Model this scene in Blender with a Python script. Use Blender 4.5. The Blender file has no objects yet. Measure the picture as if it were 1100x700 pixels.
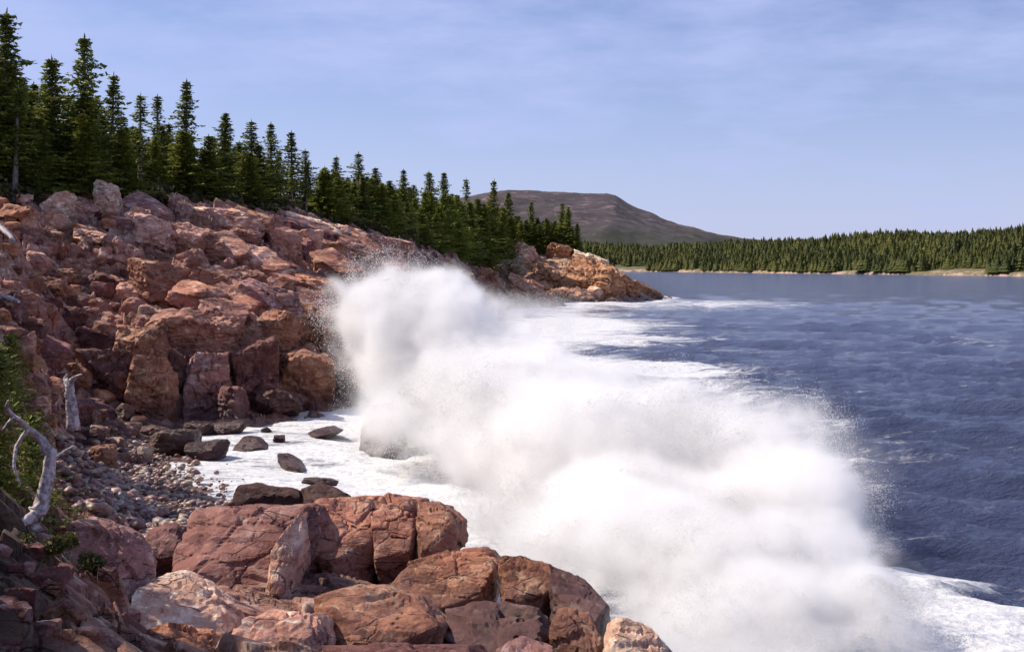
import bpy, bmesh, math, random
import numpy as np
from mathutils import Vector, Matrix, Euler
random.seed(7); rng = np.random.default_rng(7)
S = bpy.context.scene
COL = S.collection
R = math.radians

# ------------------------------------------------------------------ camera, sky, sun, exposure
CAMZ = 10.0; F = 1300.0; U0 = 550.0; HV = 284.0      # pixels of the 1100 wide photograph
cd = bpy.data.cameras.new('camera'); cam = bpy.data.objects.new('camera', cd); COL.objects.link(cam)
cam.location = (0, 0, CAMZ); cam.rotation_euler = (R(90), 0, 0)
cd.sensor_width = 36; cd.lens = 36 * F / 1100; cd.shift_y = -(350 - HV) / 1100.0
cd.clip_start = .2; cd.clip_end = 60000
S.camera = cam
SUN_EL = 46.0; SUN_AZ = -72.0         # azimuth from +Y (view direction), negative = left, beyond -90 = behind
az = R(SUN_AZ); el = R(SUN_EL)
sundir = Vector((math.sin(az) * math.cos(el), math.cos(az) * math.cos(el), math.sin(el)))
w = bpy.data.worlds.new('World'); S.world = w; w.use_nodes = True
nt = w.node_tree; nt.nodes.clear()
def N(nt, t, **k):
    n = nt.nodes.new(t)
    for a, b in k.items():
        if a.startswith('i_'): n.inputs[a[2:].replace('_', ' ')].default_value = b
        else: setattr(n, a, b)
    return n
wo = N(nt, 'ShaderNodeOutputWorld'); bg = N(nt, 'ShaderNodeBackground'); sky = N(nt, 'ShaderNodeTexSky')
sky.sky_type = 'NISHITA'; sky.sun_disc = False; sky.sun_elevation = el; sky.sun_rotation = az
sky.altitude = 0; sky.air_density = 1.0; sky.dust_density = 0.2; sky.ozone_density = 3.0
bg.inputs['Strength'].default_value = 0.078
tc = N(nt, 'ShaderNodeTexCoord'); mp = N(nt, 'ShaderNodeMapping'); mp.inputs['Scale'].default_value = (1.6, 1.6, 6)
ns = N(nt, 'ShaderNodeTexNoise'); ns.inputs['Scale'].default_value = 4.2; ns.inputs['Detail'].default_value = 6; ns.inputs['Roughness'].default_value = .6
rp = N(nt, 'ShaderNodeMapRange'); rp.inputs['From Min'].default_value = .38; rp.inputs['From Max'].default_value = .66; rp.inputs['To Min'].default_value = .22; rp.inputs['To Max'].default_value = .78
mixc = N(nt, 'ShaderNodeMix', data_type='RGBA'); mixc.inputs['B'].default_value = (5.1, 5.95, 9.6, 1)
tint = N(nt, 'ShaderNodeMix', data_type='RGBA', blend_type='MULTIPLY'); tint.inputs['Factor'].default_value = 1; tint.inputs['B'].default_value = (1.10, 1.0, 1.22, 1)
L = nt.links.new
L(tc.outputs['Generated'], mp.inputs['Vector']); L(mp.outputs[0], ns.inputs['Vector']); L(ns.outputs['Fac'], rp.inputs['Value'])
L(sky.outputs[0], tint.inputs['A']); L(tint.outputs['Result'], mixc.inputs['A'])
sx = N(nt, 'ShaderNodeSeparateXYZ'); L(tc.outputs['Generated'], sx.inputs[0])
hr = N(nt, 'ShaderNodeMapRange'); hr.inputs['From Min'].default_value = 0; hr.inputs['From Max'].default_value = .22; hr.inputs['To Min'].default_value = .75; hr.inputs['To Max'].default_value = 0; L(sx.outputs['Z'], hr.inputs['Value'])
mxx = N(nt, 'ShaderNodeMath', operation='MAXIMUM'); L(hr.outputs[0], mxx.inputs[0]); L(rp.outputs[0], mxx.inputs[1]); L(mxx.outputs[0], mixc.inputs['Factor'])
L(mixc.outputs['Result'], bg.inputs['Color']); L(bg.outputs[0], wo.inputs[0])
sd = bpy.data.lights.new('sun', 'SUN'); so = bpy.data.objects.new('sun', sd); COL.objects.link(so)
sd.energy = 5.0; sd.angle = R(.55); sd.color = (1, .90, .76)
so.rotation_euler = sundir.to_track_quat('Z', 'Y').to_euler(); so.location = (-60, -20, 80)
S.view_settings.view_transform = 'Standard'; S.view_settings.look = 'None'; S.view_settings.gamma = 1
S.view_settings.use_curve_mapping = False; S.view_settings.exposure = 0.33
S.cycles.max_bounces = 12; S.cycles.volume_bounces = 9; S.cycles.volume_step_rate = 2.0; S.cycles.diffuse_bounces = 3; S.cycles.glossy_bounces = 2; S.cycles.transparent_max_bounces = 8
S.cycles.use_denoising = True

# ------------------------------------------------------------------ numpy noise
def _h(ix, iy, iz=0, s=0):
    h = (ix.astype(np.int64) * 374761393 + iy.astype(np.int64) * 668265263 + (iz if np.isscalar(iz) else iz.astype(np.int64)) * 2147483647 + s * 974634777) & 0xffffffff
    h = ((h ^ (h >> 13)) * 1274126177) & 0xffffffff
    h = ((h ^ (h >> 16)) * 2246822519) & 0xffffffff
    return ((h ^ (h >> 15)) & 0xffffff) / float(0xffffff)
def vn2(x, y, s=0):
    ix = np.floor(x); iy = np.floor(y); fx = x - ix; fy = y - iy
    fx = fx * fx * (3 - 2 * fx); fy = fy * fy * (3 - 2 * fy)
    a = _h(ix, iy, 0, s); b = _h(ix + 1, iy, 0, s); c = _h(ix, iy + 1, 0, s); d = _h(ix + 1, iy + 1, 0, s)
    return (a + (b - a) * fx) * (1 - fy) + (c + (d - c) * fx) * fy
def fbm2(x, y, o=5, s=0, g=.5):
    r = 0; a = 1; t = 0
    for k in range(o):
        r = r + a * vn2(x * 2 ** k + 17.3 * k, y * 2 ** k - 9.1 * k, s + k); t += a; a *= g
    return r / t
def vn3(x, y, z, s=0):
    ix = np.floor(x); iy = np.floor(y); iz = np.floor(z); fx = x - ix; fy = y - iy; fz = z - iz
    fx = fx * fx * (3 - 2 * fx); fy = fy * fy * (3 - 2 * fy); fz = fz * fz * (3 - 2 * fz)
    r = 0
    for dx in (0, 1):
        for dy in (0, 1):
            for dz in (0, 1):
                r = r + _h(ix + dx, iy + dy, iz + dz, s) * (fx if dx else 1 - fx) * (fy if dy else 1 - fy) * (fz if dz else 1 - fz)
    return r
def fbm3(p, sc, o=4, s=0, g=.5):
    r = 0; a = 1; t = 0
    for k in range(o):
        q = p * sc * 2 ** k + 13.7 * k
        r = r + a * vn3(q[:, 0], q[:, 1], q[:, 2], s + k); t += a; a *= g
    return r / t
def cell2(x, y, s=0, jit=.8):
    """nearest and second nearest seed of a jittered lattice: F1, F2, id random numbers, offset from seed"""
    ix = np.floor(x); iy = np.floor(y)
    f1 = np.full(x.shape, 9.); f2 = np.full(x.shape, 9.); r1 = np.zeros(x.shape); r2 = np.zeros(x.shape); r3 = np.zeros(x.shape); ox = np.zeros(x.shape); oy = np.zeros(x.shape)
    for dx in (-1, 0, 1):
        for dy in (-1, 0, 1):
            cx = ix + dx; cy = iy + dy
            sx = cx + .5 + jit * (_h(cx, cy, 0, s + 1) - .5); sy = cy + .5 + jit * (_h(cx, cy, 0, s + 2) - .5)
            d = np.maximum(np.abs(x - sx), np.abs(y - sy)) * .6 + np.hypot(x - sx, y - sy) * .4
            m = d < f1
            f2 = np.where(m, f1, np.minimum(f2, d)); f1 = np.where(m, d, f1)
            r1 = np.where(m, _h(cx, cy, 0, s + 3), r1); r2 = np.where(m, _h(cx, cy, 0, s + 4), r2); r3 = np.where(m, _h(cx, cy, 0, s + 5), r3)
            ox = np.where(m, x - sx, ox); oy = np.where(m, y - sy, oy)
    return f1, f2, r1, r2, r3, ox, oy
def cell3(p, s=0, jit=.8):
    i = np.floor(p); n = len(p)
    f1 = np.full(n, 9.); f2 = np.full(n, 9.); r1 = np.zeros(n)
    for dx in (-1, 0, 1):
        for dy in (-1, 0, 1):
            for dz in (-1, 0, 1):
                c = i + np.array([dx, dy, dz])
                q = np.stack([c[:, k] + .5 + jit * (_h(c[:, 0], c[:, 1], c[:, 2], s + k) - .5) for k in range(3)], 1)
                d = np.linalg.norm(p - q, axis=1); m = d < f1
                f2 = np.where(m, f1, np.minimum(f2, d)); f1 = np.where(m, d, f1)
                r1 = np.where(m, _h(c[:, 0], c[:, 1], c[:, 2], s + 7), r1)
    return f1, f2, r1
def sm(a, b, x): t = np.clip((x - a) / (b - a), 0, 1); return t * t * (3 - 2 * t)

# ------------------------------------------------------------------ object helpers
def tag(o, label=None, cat=None, group=None, kind=None):
    if label: o['label'] = label
    if cat: o['category'] = cat
    if group: o['group'] = group
    if kind: o['kind'] = kind
    return o
def mesh_np(name, V, faces, mat=None, smooth=True, parent=None, link=True):
    """V (n,3), faces (m,k) array of equal length polygons"""
    me = bpy.data.meshes.new(name); V = np.asarray(V, np.float32); faces = np.asarray(faces, np.int32)
    m, k = faces.shape
    me.vertices.add(len(V)); me.vertices.foreach_set('co', V.ravel())
    me.loops.add(m * k); me.loops.foreach_set('vertex_index', faces.ravel())
    me.polygons.add(m); me.polygons.foreach_set('loop_start', np.arange(0, m * k, k, dtype=np.int32))
    try: me.polygons.foreach_set('loop_total', np.full(m, k, np.int32))
    except Exception: pass
    me.polygons.foreach_set('use_smooth', np.full(m, smooth))
    me.update(calc_edges=True); me.validate()
    if mat: me.materials.append(mat)
    o = bpy.data.objects.new(name, me)
    if link: COL.objects.link(o)
    if parent: o.parent = parent
    return o
def grid_faces(nr, nc):
    i = np.arange((nr - 1))[:, None] * nc + np.arange(nc - 1)[None, :]
    i = i.ravel(); return np.stack([i, i + 1, i + nc + 1, i + nc], 1)
def fattr(me, name, a):
    at = me.attributes.new(name, 'FLOAT', 'POINT'); at.data.foreach_set('value', np.asarray(a, np.float32).ravel())
def W(u, v, y): return np.array([(u - U0) / F * y, y, CAMZ - (v - HV) / F * y])   # photo pixel + distance -> world

# ------------------------------------------------------------------ materials
def new_mat(name):
    m = bpy.data.materials.new(name); m.use_nodes = True; nt = m.node_tree; nt.nodes.clear()
    out = N(nt, 'ShaderNodeOutputMaterial'); b = N(nt, 'ShaderNodeBsdfPrincipled'); nt.links.new(b.outputs[0], out.inputs[0])
    return m, nt, b, out
def noise(nt, vec, scale, detail=4, rough=.55, dist=0):
    n = N(nt, 'ShaderNodeTexNoise'); n.inputs['Scale'].default_value = scale; n.inputs['Detail'].default_value = detail
    n.inputs['Roughness'].default_value = rough; n.inputs['Distortion'].default_value = dist
    if vec is not None: nt.links.new(vec, n.inputs['Vector'])
    return n.outputs['Fac']
def mr(nt, src, a, b, c=0, d=1, smooth=True):
    n = N(nt, 'ShaderNodeMapRange', interpolation_type='SMOOTHSTEP' if smooth else 'LINEAR')
    for k, x in zip(('From Min', 'From Max', 'To Min', 'To Max'), (a, b, c, d)): n.inputs[k].default_value = x
    nt.links.new(src, n.inputs['Value']); return n.outputs[0]
def mix(nt, f, a, b, mode='MIX'):
    n = N(nt, 'ShaderNodeMix', data_type='RGBA', blend_type=mode)
    for k, x in (('Factor', f), ('A', a), ('B', b)):
        if isinstance(x, (int, float)): n.inputs[k].default_value = x
        elif isinstance(x, tuple): n.inputs[k].default_value = (*x, 1)
        else: nt.links.new(x, n.inputs[k])
    return n.outputs['Result']
def math_(nt, op, a, b=None, c=None):
    n = N(nt, 'ShaderNodeMath', operation=op)
    for i, x in enumerate((a, b, c)):
        if x is None: continue
        if isinstance(x, (int, float)): n.inputs[i].default_value = x
        else: nt.links.new(x, n.inputs[i])
    return n.outputs[0]
def bump(nt, h, strength, dist, normal=None):
    n = N(nt, 'ShaderNodeBump'); n.inputs['Strength'].default_value = strength; n.inputs['Distance'].default_value = dist
    nt.links.new(h, n.inputs['Height'])
    if normal is not None: nt.links.new(normal, n.inputs['Normal'])
    return n.outputs[0]

def rock_material(name, objcol=True, pebbly=False):
    m, nt, b, out = new_mat(name); L = nt.links.new
    g = N(nt, 'ShaderNodeNewGeometry'); P = g.outputs['Position']
    sep = N(nt, 'ShaderNodeSeparateXYZ'); L(P, sep.inputs[0])
    mpp = N(nt, 'ShaderNodeMapping'); mpp.inputs['Rotation'].default_value = (.4, .5, .3); mpp.inputs['Scale'].default_value = (1, .45, 1.9); L(P, mpp.inputs['Vector'])
    n1 = noise(nt, P, .16, 5, .6, .6); n2 = noise(nt, mpp.outputs[0], .9, 8, .68, .15); n3 = noise(nt, P, 7, 8, .8)
    c = mix(nt, mr(nt, n1, .38, .62), (.37, .175, .125), (.27, .125, .078))
    c = mix(nt, mr(nt, n2, .50, .70), c, (.60, .41, .31))
    c = mix(nt, mr(nt, n2, .46, .28), c, (.085, .022, .02))
    n5 = noise(nt, P, 1.7, 6, .7, .5)
    c = mix(nt, mr(nt, n5, .57, .66, 0, .75), c, (.58, .47, .38))       # pale lichen
    c = mix(nt, mr(nt, n5, .40, .28, 0, .7), c, (.06, .02, .018))        # dark stains
    c = mix(nt, mr(nt, n3, .56, .70, 0, .5), c, (.08, .035, .03)); n6 = noise(nt, P, 26, 4, .75); c = mix(nt, mr(nt, n6, .54, .68, 0, .4), c, (.66, .52, .46)); c = mix(nt, mr(nt, n6, .44, .32, 0, .4), c, (.10, .05, .045))
    # joints: straight parallel fractures that come and go
    nn = N(nt, 'ShaderNodeTexNoise'); nn.inputs['Scale'].default_value = .5; nn.inputs['Detail'].default_value = 6; nn.inputs['Roughness'].default_value = .6; L(P, nn.inputs['Vector'])
    crack = None
    for rot, sc3, wdt, sd_ in (((.35, .5, .2), (.10, .28, .62), .012, .5), ((1.3, .2, .9), (.10, .35, .9), .010, .5), ((.5, 1.4, .3), (.45, .9, 1.6), .02, .56)):
        mq = N(nt, 'ShaderNodeMapping'); mq.inputs['Rotation'].default_value = rot; mq.inputs['Scale'].default_value = sc3; L(P, mq.inputs['Vector'])
        ad = N(nt, 'ShaderNodeVectorMath', operation='MULTIPLY_ADD'); ad.inputs[1].default_value = (.45, .45, .45); L(nn.outputs['Color'], ad.inputs[0]); L(mq.outputs[0], ad.inputs[2])
        vd = N(nt, 'ShaderNodeTexVoronoi', feature='DISTANCE_TO_EDGE'); vd.inputs['Scale'].default_value = 1; L(ad.outputs[0], vd.inputs['Vector'])
        k = math_(nt, 'MULTIPLY', math_(nt, 'SUBTRACT', 1, mr(nt, vd.outputs['Distance'], 0, wdt)), mr(nt, noise(nt, mq.outputs[0], 1.1, 3), sd_ - .06, sd_ + .08))
        crack = k if crack is None else math_(nt, 'MAXIMUM', crack, k)
    c = mix(nt, math_(nt, 'MULTIPLY', crack, .7), c, (.03, .012, .014))
    crack = math_(nt, 'SUBTRACT', 1, crack)
    c = mix(nt, mr(nt, sep.outputs['Y'], 230, 310, 0, .62), c, mix(nt, mr(nt, n2, .35, .65), (.22, .12, .07), (.62, .42, .27)))
    if objcol:
        oi = N(nt, 'ShaderNodeObjectInfo'); c = mix(nt, 1.0, c, oi.outputs['Color'], 'MULTIPLY')
    # sea-wet, algae dark band
    wet = mr(nt, math_(nt, 'ADD', sep.outputs['Z'], math_(nt, 'MULTIPLY', n1, -2.2)), -.6, 1.4, 1, 0)
    c = mix(nt, math_(nt, 'MULTIPLY', wet, .8), c, mix(nt, .85, c, (.05, .02, .022)))
    L(c, b.inputs['Base Color'])
    L(mr(nt, wet, 0, 1, .85, .38), b.inputs['Roughness']); b.inputs['Specular IOR Level'].default_value = .35
    h = math_(nt, 'ADD', math_(nt, 'MULTIPLY', n2, .7), math_(nt, 'MULTIPLY', crack, .22))
    h = math_(nt, 'ADD', h, math_(nt, 'MULTIPLY', n3, .22))
    # fracture faces: each joint-bounded facet has its own tilt
    nv = g.outputs['Normal']
    for rot, sc3, tl in (((.3, .45, .25), (.30, .62, 1.15), .85), ((.9, .3, .7), (1.3, 2.0, 3.2), .6), ((.2, 1.1, .5), (4.0, 5.5, 9.0), .38)):
        mq = N(nt, 'ShaderNodeMapping'); mq.inputs['Rotation'].default_value = rot; mq.inputs['Scale'].default_value = sc3; L(P, mq.inputs['Vector'])
        vo = N(nt, 'ShaderNodeTexVoronoi', feature='F1', distance='CHEBYCHEV'); vo.inputs['Scale'].default_value = 1; L(mq.outputs[0], vo.inputs['Vector'])
        su = N(nt, 'ShaderNodeVectorMath', operation='SUBTRACT'); L(vo.outputs['Color'], su.inputs[0]); su.inputs[1].default_value = (.5, .5, .5)
        sk = N(nt, 'ShaderNodeVectorMath', operation='MULTIPLY_ADD'); L(su.outputs[0], sk.inputs[0]); sk.inputs[1].default_value = (tl, tl, tl); L(nv, sk.inputs[2]); nv = sk.outputs[0]
    nm_ = N(nt, 'ShaderNodeVectorMath', operation='NORMALIZE'); L(nv, nm_.inputs[0])
    L(bump(nt, h, 1.0, .26, nm_.outputs[0]), b.inputs['Normal'])
    return m
M_rock = rock_material('granite')
M_ground = rock_material('granite_ledge', objcol=False)

def simple(name, c1, c2, scale, rough=.8, bs=.5, bd=.05):
    m, nt, b, out = new_mat(name)
    g = N(nt, 'ShaderNodeNewGeometry'); n = noise(nt, g.outputs['Position'], scale, 5, .6)
    nt.links.new(mix(nt, mr(nt, n, .35, .65), c1, c2), b.inputs['Base Color']); b.inputs['Roughness'].default_value = rough
    nt.links.new(bump(nt, n, bs, bd), b.inputs['Normal']); return m
M_bark = simple('bark', (.10, .075, .06), (.24, .20, .17), 6)
M_dead = simple('bleached_wood', (.20, .15, .15), (.55, .47, .48), 9, .7, .9, .06)
def foliage(name, c1, c2, c3, sc=.5):
    m, nt, b, out = new_mat(name)
    g = N(nt, 'ShaderNodeNewGeometry'); oi = N(nt, 'ShaderNodeObjectInfo')
    n = noise(nt, g.outputs['Position'], sc, 4, .6)
    c = mix(nt, mr(nt, n, .35, .65), c1, c2); c = mix(nt, math_(nt, 'MULTIPLY', oi.outputs['Random'], .6), c, c3)
    nt.links.new(c, b.inputs['Base Color']); b.inputs['Roughness'].default_value = .7; b.inputs['Specular IOR Level'].default_value = .2
    tr = N(nt, 'ShaderNodeBsdfTranslucent'); nt.links.new(c, tr.inputs[0]); ms = N(nt, 'ShaderNodeMixShader'); ms.inputs[0].default_value = .22
    nt.links.new(b.outputs[0], ms.inputs[1]); nt.links.new(tr.outputs[0], ms.inputs[2]); nt.links.new(ms.outputs[0], out.inputs[0])
    return m
M_needle = foliage('spruce_needles', (.10, .13, .020), (.25, .275, .04), (.11, .11, .028))
M_needle_b = foliage('young_needles', (.15, .18, .02), (.27, .28, .035), (.15, .16, .03))
M_far = foliage('far_forest_green', (.060, .080, .014), (.165, .165, .03), (.06, .065, .02), .02)
M_brush = foliage('brush_leaves', (.045, .045, .015), (.11, .11, .03), (.07, .06, .03), 1.2)

# ------------------------------------------------------------------ the shore as one terrain sheet
prof = {
 -600: [(3,8.8),(15,8),(40,9),(60,12),(95,20),(200,28),(460,30)],
 -200: [(3,8.4),(15,6.3),(25,5.3),(45,4.8),(60,6.4),(80,12),(95,17),(140,23),(300,26),(460,26)],
 0:   [(3,8.3),(8,6.8),(15,5.6),(25,4.5),(40,3.9),(55,4.8),(70,7.6),(85,12),(95,16),(120,18.5),(200,22),(460,24)],
 80:  [(3,8.3),(8,6.6),(15,5.1),(22,3.9),(26,3.5),(36,2.1),(48,1.4),(60,1.0),(72,1.3),(80,3.6),(88,8),(96,13),(103,16),(130,18.5),(200,21),(460,24)],
 150: [(3,8.3),(8,6.5),(15,4.8),(22,3.3),(30,2.0),(40,.9),(50,.28),(60,-.08),(70,.12),(76,.9),(79.5,5),(90,8.5),(100,12.5),(110,16),(130,18),(200,21),(460,24)],
 220: [(3,8.3),(8,6.5),(15,4.7),(22,3.0),(28,2.9),(34,2.3),(38,1.9),(42,.3),(52,-.15),(62,-.2),(74,-.3),(78,.2),(80.5,5),(86,7.3),(100,11),(112,15),(122,16.4),(140,18.2),(200,21),(460,24)],
 300: [(3,8.3),(8,6.4),(15,4.6),(22,3.0),(30,2.5),(36,2.3),(39,1.9),(42.5,-.3),(50,-.9),(75,-.9),(81,0),(83.5,4.5),(95,7),(110,10.5),(125,14),(140,16.2),(160,18),(240,20),(460,24)],
 370: [(3,8.3),(8,6.4),(15,4.5),(22,2.9),(30,2.4),(36,2.2),(39,1.5),(42,-1),(60,-1.5),(84,-1),(88,.2),(91,4.2),(105,7),(125,10.5),(150,14.4),(165,15.6),(240,18),(460,22)],
 430: [(3,8.3),(8,6.4),(15,4.4),(22,2.6),(30,2.0),(37,2.0),(40,.6),(43,-1.5),(90,-3),(108,-1),(115,.2),(119,3.2),(135,7),(165,11.8),(180,13.6),(210,15.5),(300,17),(460,19)],
 490: [(3,8.3),(8,6.4),(15,4.4),(22,2.4),(32,1.7),(36.5,1.7),(38.5,0),(42,-2),(100,-4),(165,-1.5),(178,.5),(200,6),(230,10),(245,12),(270,12.8),(350,13.5),(460,14)],
 550: [(3,8.3),(8,6.4),(15,4.2),(20,2.6),(28,1.8),(31.5,1.6),(34.5,.4),(38,-2),(100,-5),(260,-3),(285,.2),(300,5),(330,9.8),(350,12.6),(380,13.5),(460,13)],
 620: [(3,8.3),(8,6.3),(15,4.0),(20,2.4),(27,1.6),(29.5,1.4),(32,-1),(40,-3),(150,-6),(290,-3),(314,.2),(328,7),(340,12.6),(365,13.6),(395,9),(430,2),(460,0)],
 680: [(3,8.3),(8,6.3),(15,3.6),(20,2.0),(25,1.5),(28,.8),(31,-1.5),(60,-5),(300,-4),(328,.1),(342,3.8),(358,6),(378,3),(400,-2),(460,-3)],
 712: [(3,8.3),(8,6.2),(15,3.2),(20,1.7),(25,1.0),(28,-.5),(32,-3),(330,-3),(352,.1),(366,1.6),(380,-.3),(400,-3),(460,-3)],
 760: [(3,8.3),(8,6.0),(14,3.0),(20,1.0),(24,-.5),(28,-3),(460,-4)],
 900: [(3,8.2),(8,5.4),(14,1.5),(18,-1),(25,-3),(460,-5)],
 1300:[(3,8.2),(8,4.5),(12,1),(15,-1.5),(25,-3),(460,-5)],
 1900:[(3,8.2),(8,4),(12,0),(15,-2),(25,-3),(460,-5)],
}
PU = np.array(sorted(prof)); LY = np.linspace(math.log(3), math.log(460), 700)
PT = np.array([np.interp(LY, [math.log(a) for a, _ in prof[k]], [b for _, b in prof[k]]) for k in PU])
def base_z(x, y):
    y = np.clip(y, 3, 459.9); u = np.clip(U0 + x / y * F, -600, 1900)
    # organic wobble of the coast line
    u = u + 26 * (fbm2(x * .05, y * .05, 3, 41) - .5); ly = np.log(y) + .045 * (fbm2(x * .06, y * .06, 3, 43) - .5)
    k = np.clip(np.searchsorted(PU, u) - 1, 0, len(PU) - 2); t = np.clip((u - PU[k]) / (PU[k + 1] - PU[k]), 0, 1)
    f = np.clip((ly - LY[0]) / (LY[1] - LY[0]), 0, len(LY) - 1.001); i = f.astype(int); g = f - i
    za = PT[k, i] * (1 - g) + PT[k, i + 1] * g; zb = PT[k + 1, i] * (1 - g) + PT[k + 1, i + 1] * g
    return za * (1 - t) + zb * t
FE_U = [-300, 0, 100, 150, 200, 300, 370, 430, 490, 550, 620]; FE_Y = [90, 97, 106, 112, 123, 143, 160, 186, 262, 345, 346]
def forest_edge(u): return np.interp(u, FE_U, FE_Y)
def terrain_z(x, y):
    z = base_z(x, y); u = U0 + x / np.maximum(y, 3) * F
    fg = sm(110, 160, u) * (1 - sm(640, 700, u)) * sm(18.5, 22, y) * (1 - sm(37, 40, y)); z = z - .95 * fg
    beach = sm(40, 48, y) * (1 - sm(72, 77, y)) * (1 - sm(2.0, 3.2, z)) * sm(70, 110, u)        # pebble beach: smooth
    wood = sm(0, 12, y - forest_edge(u)) * sm(0, 1, 640 - u)
    near = 1 - sm(10, 18, y)
    A = (1 - .93 * beach) * (1 - .75 * wood) * (1 - .6 * near) * sm(-2.5, -.3, z) * (1 - .55 * fg) * (1 + .25 * sm(78, 90, y) * (1 - beach) * (1 - sm(95, 120, y)))
    far = 1 + .9 * sm(150, 300, y)
    a = R(28); c, s = math.cos(a), math.sin(a)
    wx = 1.6 * (fbm2(x * .13, y * .13, 3, 5) - .5); wy = 1.6 * (fbm2(x * .13, y * .13, 3, 6) - .5)
    X = (c * x + s * y + wx); Y = (-s * x + c * y + wy)
    d = 0
    for sx, sy, amp, tl, sd_ in ((5.2, 3.4, 1.0, .55, 11), (2.1, 1.5, .62, .8, 21), (.8, .62, .22, .7, 31)):
        sx *= far; sy *= far
        f1, f2, r1, r2, r3, ox, oy = cell2(X / sx, Y / sy, sd_)
        d = d + amp * far ** .3 * (1 if amp > .9 else 1 - .35 * sm(90, 120, y)) * ((r1 - .5) * 1.5 + tl * (-(r2 * .9 + .1) * ox + (r3 - .5) * oy)) - amp * .35 * (1 - sm(0, .09, f2 - f1))
    d = d + 1.0 * (fbm2(x * .09, y * .09, 4, 3) - .5) + .12 * (fbm2(x * 2.2, y * 2.2, 3, 8) - .5)
    return z + d * A + beach * .12 * (fbm2(x * 1.5, y * 1.5, 4, 9) - .5)
ys = np.concatenate([np.geomspace(3, 14, 60, endpoint=False), np.geomspace(14, 45, 300, endpoint=False), np.geomspace(45, 75, 90, endpoint=False),
                     np.arange(75, 95, .13), np.geomspace(95, 200, 230, endpoint=False), np.geomspace(200, 459, 190)])
us = np.concatenate([np.linspace(-600, -40, 80, endpoint=False), np.arange(-40, 770, 1.5), np.linspace(770, 1900, 60)])
YY, UU = np.meshgrid(ys, us, indexing='ij'); XX = (UU - U0) / F * YY
ZZ = terrain_z(XX.ravel(), YY.ravel()).reshape(XX.shape)
terr = mesh_np('rocky_ground', np.stack([XX.ravel(), YY.ravel(), ZZ.ravel()], 1), grid_faces(len(ys), len(us)), M_ground, smooth=False)
tag(terr, kind='structure')
VV = HV + (CAMZ - ZZ) * F / YY
def hit(u, v, ymin=12):
    """distance at which the ray through photo pixel (u,v) meets the terrain or the water"""
    j = int(np.argmin(abs(us - u))); col = VV[:, j]
    i = np.where((col <= v) & (ys > ymin))[0]
    y = ys[i[0]] if len(i) else 400.
    if v > HV + 1: y = min(y, CAMZ * F / (v - HV))
    return float(y)
def tz(x, y): return float(terrain_z(np.array([float(x)]), np.array([float(y)]))[0])

# soil and moss material for the wood floor comes through a mask on the same sheet
uu = UU.ravel(); yy = YY.ravel()
soil_shade = sm(-1, 6, yy - forest_edge(uu) + 5 * (fbm2(XX.ravel() * .2, yy * .2, 3, 77) - .5)) * sm(0, 12, 632 - uu)
soil_shade = np.maximum(soil_shade, (1 - sm(24, 30, yy)) * (1 - sm(30, 110, uu)) * .8)  # near left bank: earth, with its shade put into the brown-black colour
beachm = sm(38, 44, yy) * (1 - sm(73, 78, yy)) * (1 - sm(1.6, 2.6, ZZ.ravel())) * sm(60, 100, uu)
fattr(terr.data, 'soil_shade', soil_shade); fattr(terr.data, 'beach', beachm)
nt = M_ground.node_tree; b = [n for n in nt.nodes if n.type == 'BSDF_PRINCIPLED'][0]
src = b.inputs['Base Color'].links[0].from_socket
at = N(nt, 'ShaderNodeAttribute', attribute_name='soil_shade'); g = N(nt, 'ShaderNodeNewGeometry')
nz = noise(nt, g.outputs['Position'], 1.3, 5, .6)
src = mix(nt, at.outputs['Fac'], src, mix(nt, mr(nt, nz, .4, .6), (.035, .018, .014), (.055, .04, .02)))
at2 = N(nt, 'ShaderNodeAttribute', attribute_name='beach')
src = mix(nt, at2.outputs['Fac'], src, mix(nt, mr(nt, nz, .4, .6), (.10, .05, .045), (.22, .13, .11)))
nt.links.new(src, b.inputs['Base Color'])

# ------------------------------------------------------------------ sea
def foam_amount(x, y):
    u = U0 + x / y * F; v = HV + CAMZ * F / y
    z = base_z(x, y)
    def g(cu, cv, ru, rv): return np.exp(-(((u - cu) / ru) ** 2 + ((v - cv) / rv) ** 2))
    f = .95 * sm(150, 190, u) * (1 - sm(560, 700, u)) * sm(395, 425, v) * (1 - sm(640, 760, v))    # cove
    for a in ((560, 345, 130, 16, .75), (640, 322, 60, 6, 1.1), (770, 326, 110, 5, .75), (600, 350, 110, 9, .6), (690, 362, 90, 5, .45), (720, 398, 90, 7, .6), (620, 400, 110, 22, .38),
              (540, 380, 100, 40, .6), (620, 480, 220, 90, 1.0), (760, 560, 160, 90, 1.0), (860, 650, 130, 45, 1.1), (990, 680, 120, 34, 1.3), (1060, 705, 120, 20, 1.2), (800, 720, 120, 60, 1.3), (965, 626, 80, 16, .75), (1050, 602, 80, 9, .5), (1075, 660, 60, 14, .6), (1050, 622, 90, 16, .45), (950, 600, 60, 25, .45), (1040, 362, 90, 6, .30), (500, 330, 80, 20, 1)):
        f = f + a[4] * g(*a[:4])
    f = f * .88 + .9 * sm(-1.6, -.2, z) * sm(280, 330, y) * (1 - sm(470, 500, y))
    return np.clip(f, 0, 1.3)
vs_ = np.concatenate([HV + np.geomspace(.35, 14, 90, endpoint=False), np.arange(HV + 14, 720, 1.0), np.linspace(720, 1500, 120)])
us_ = np.concatenate([np.linspace(-900, 120, 60, endpoint=False), np.arange(120, 1160, 1.7), np.linspace(1160, 2400, 90)])
Vg, Ug = np.meshgrid(vs_[::-1], us_, indexing='ij'); Ys = CAMZ * F / (Vg - HV); Xs = (Ug - U0) / F * Ys
x = Xs.ravel(); y = Ys.ravel()
wz = 0
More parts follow.
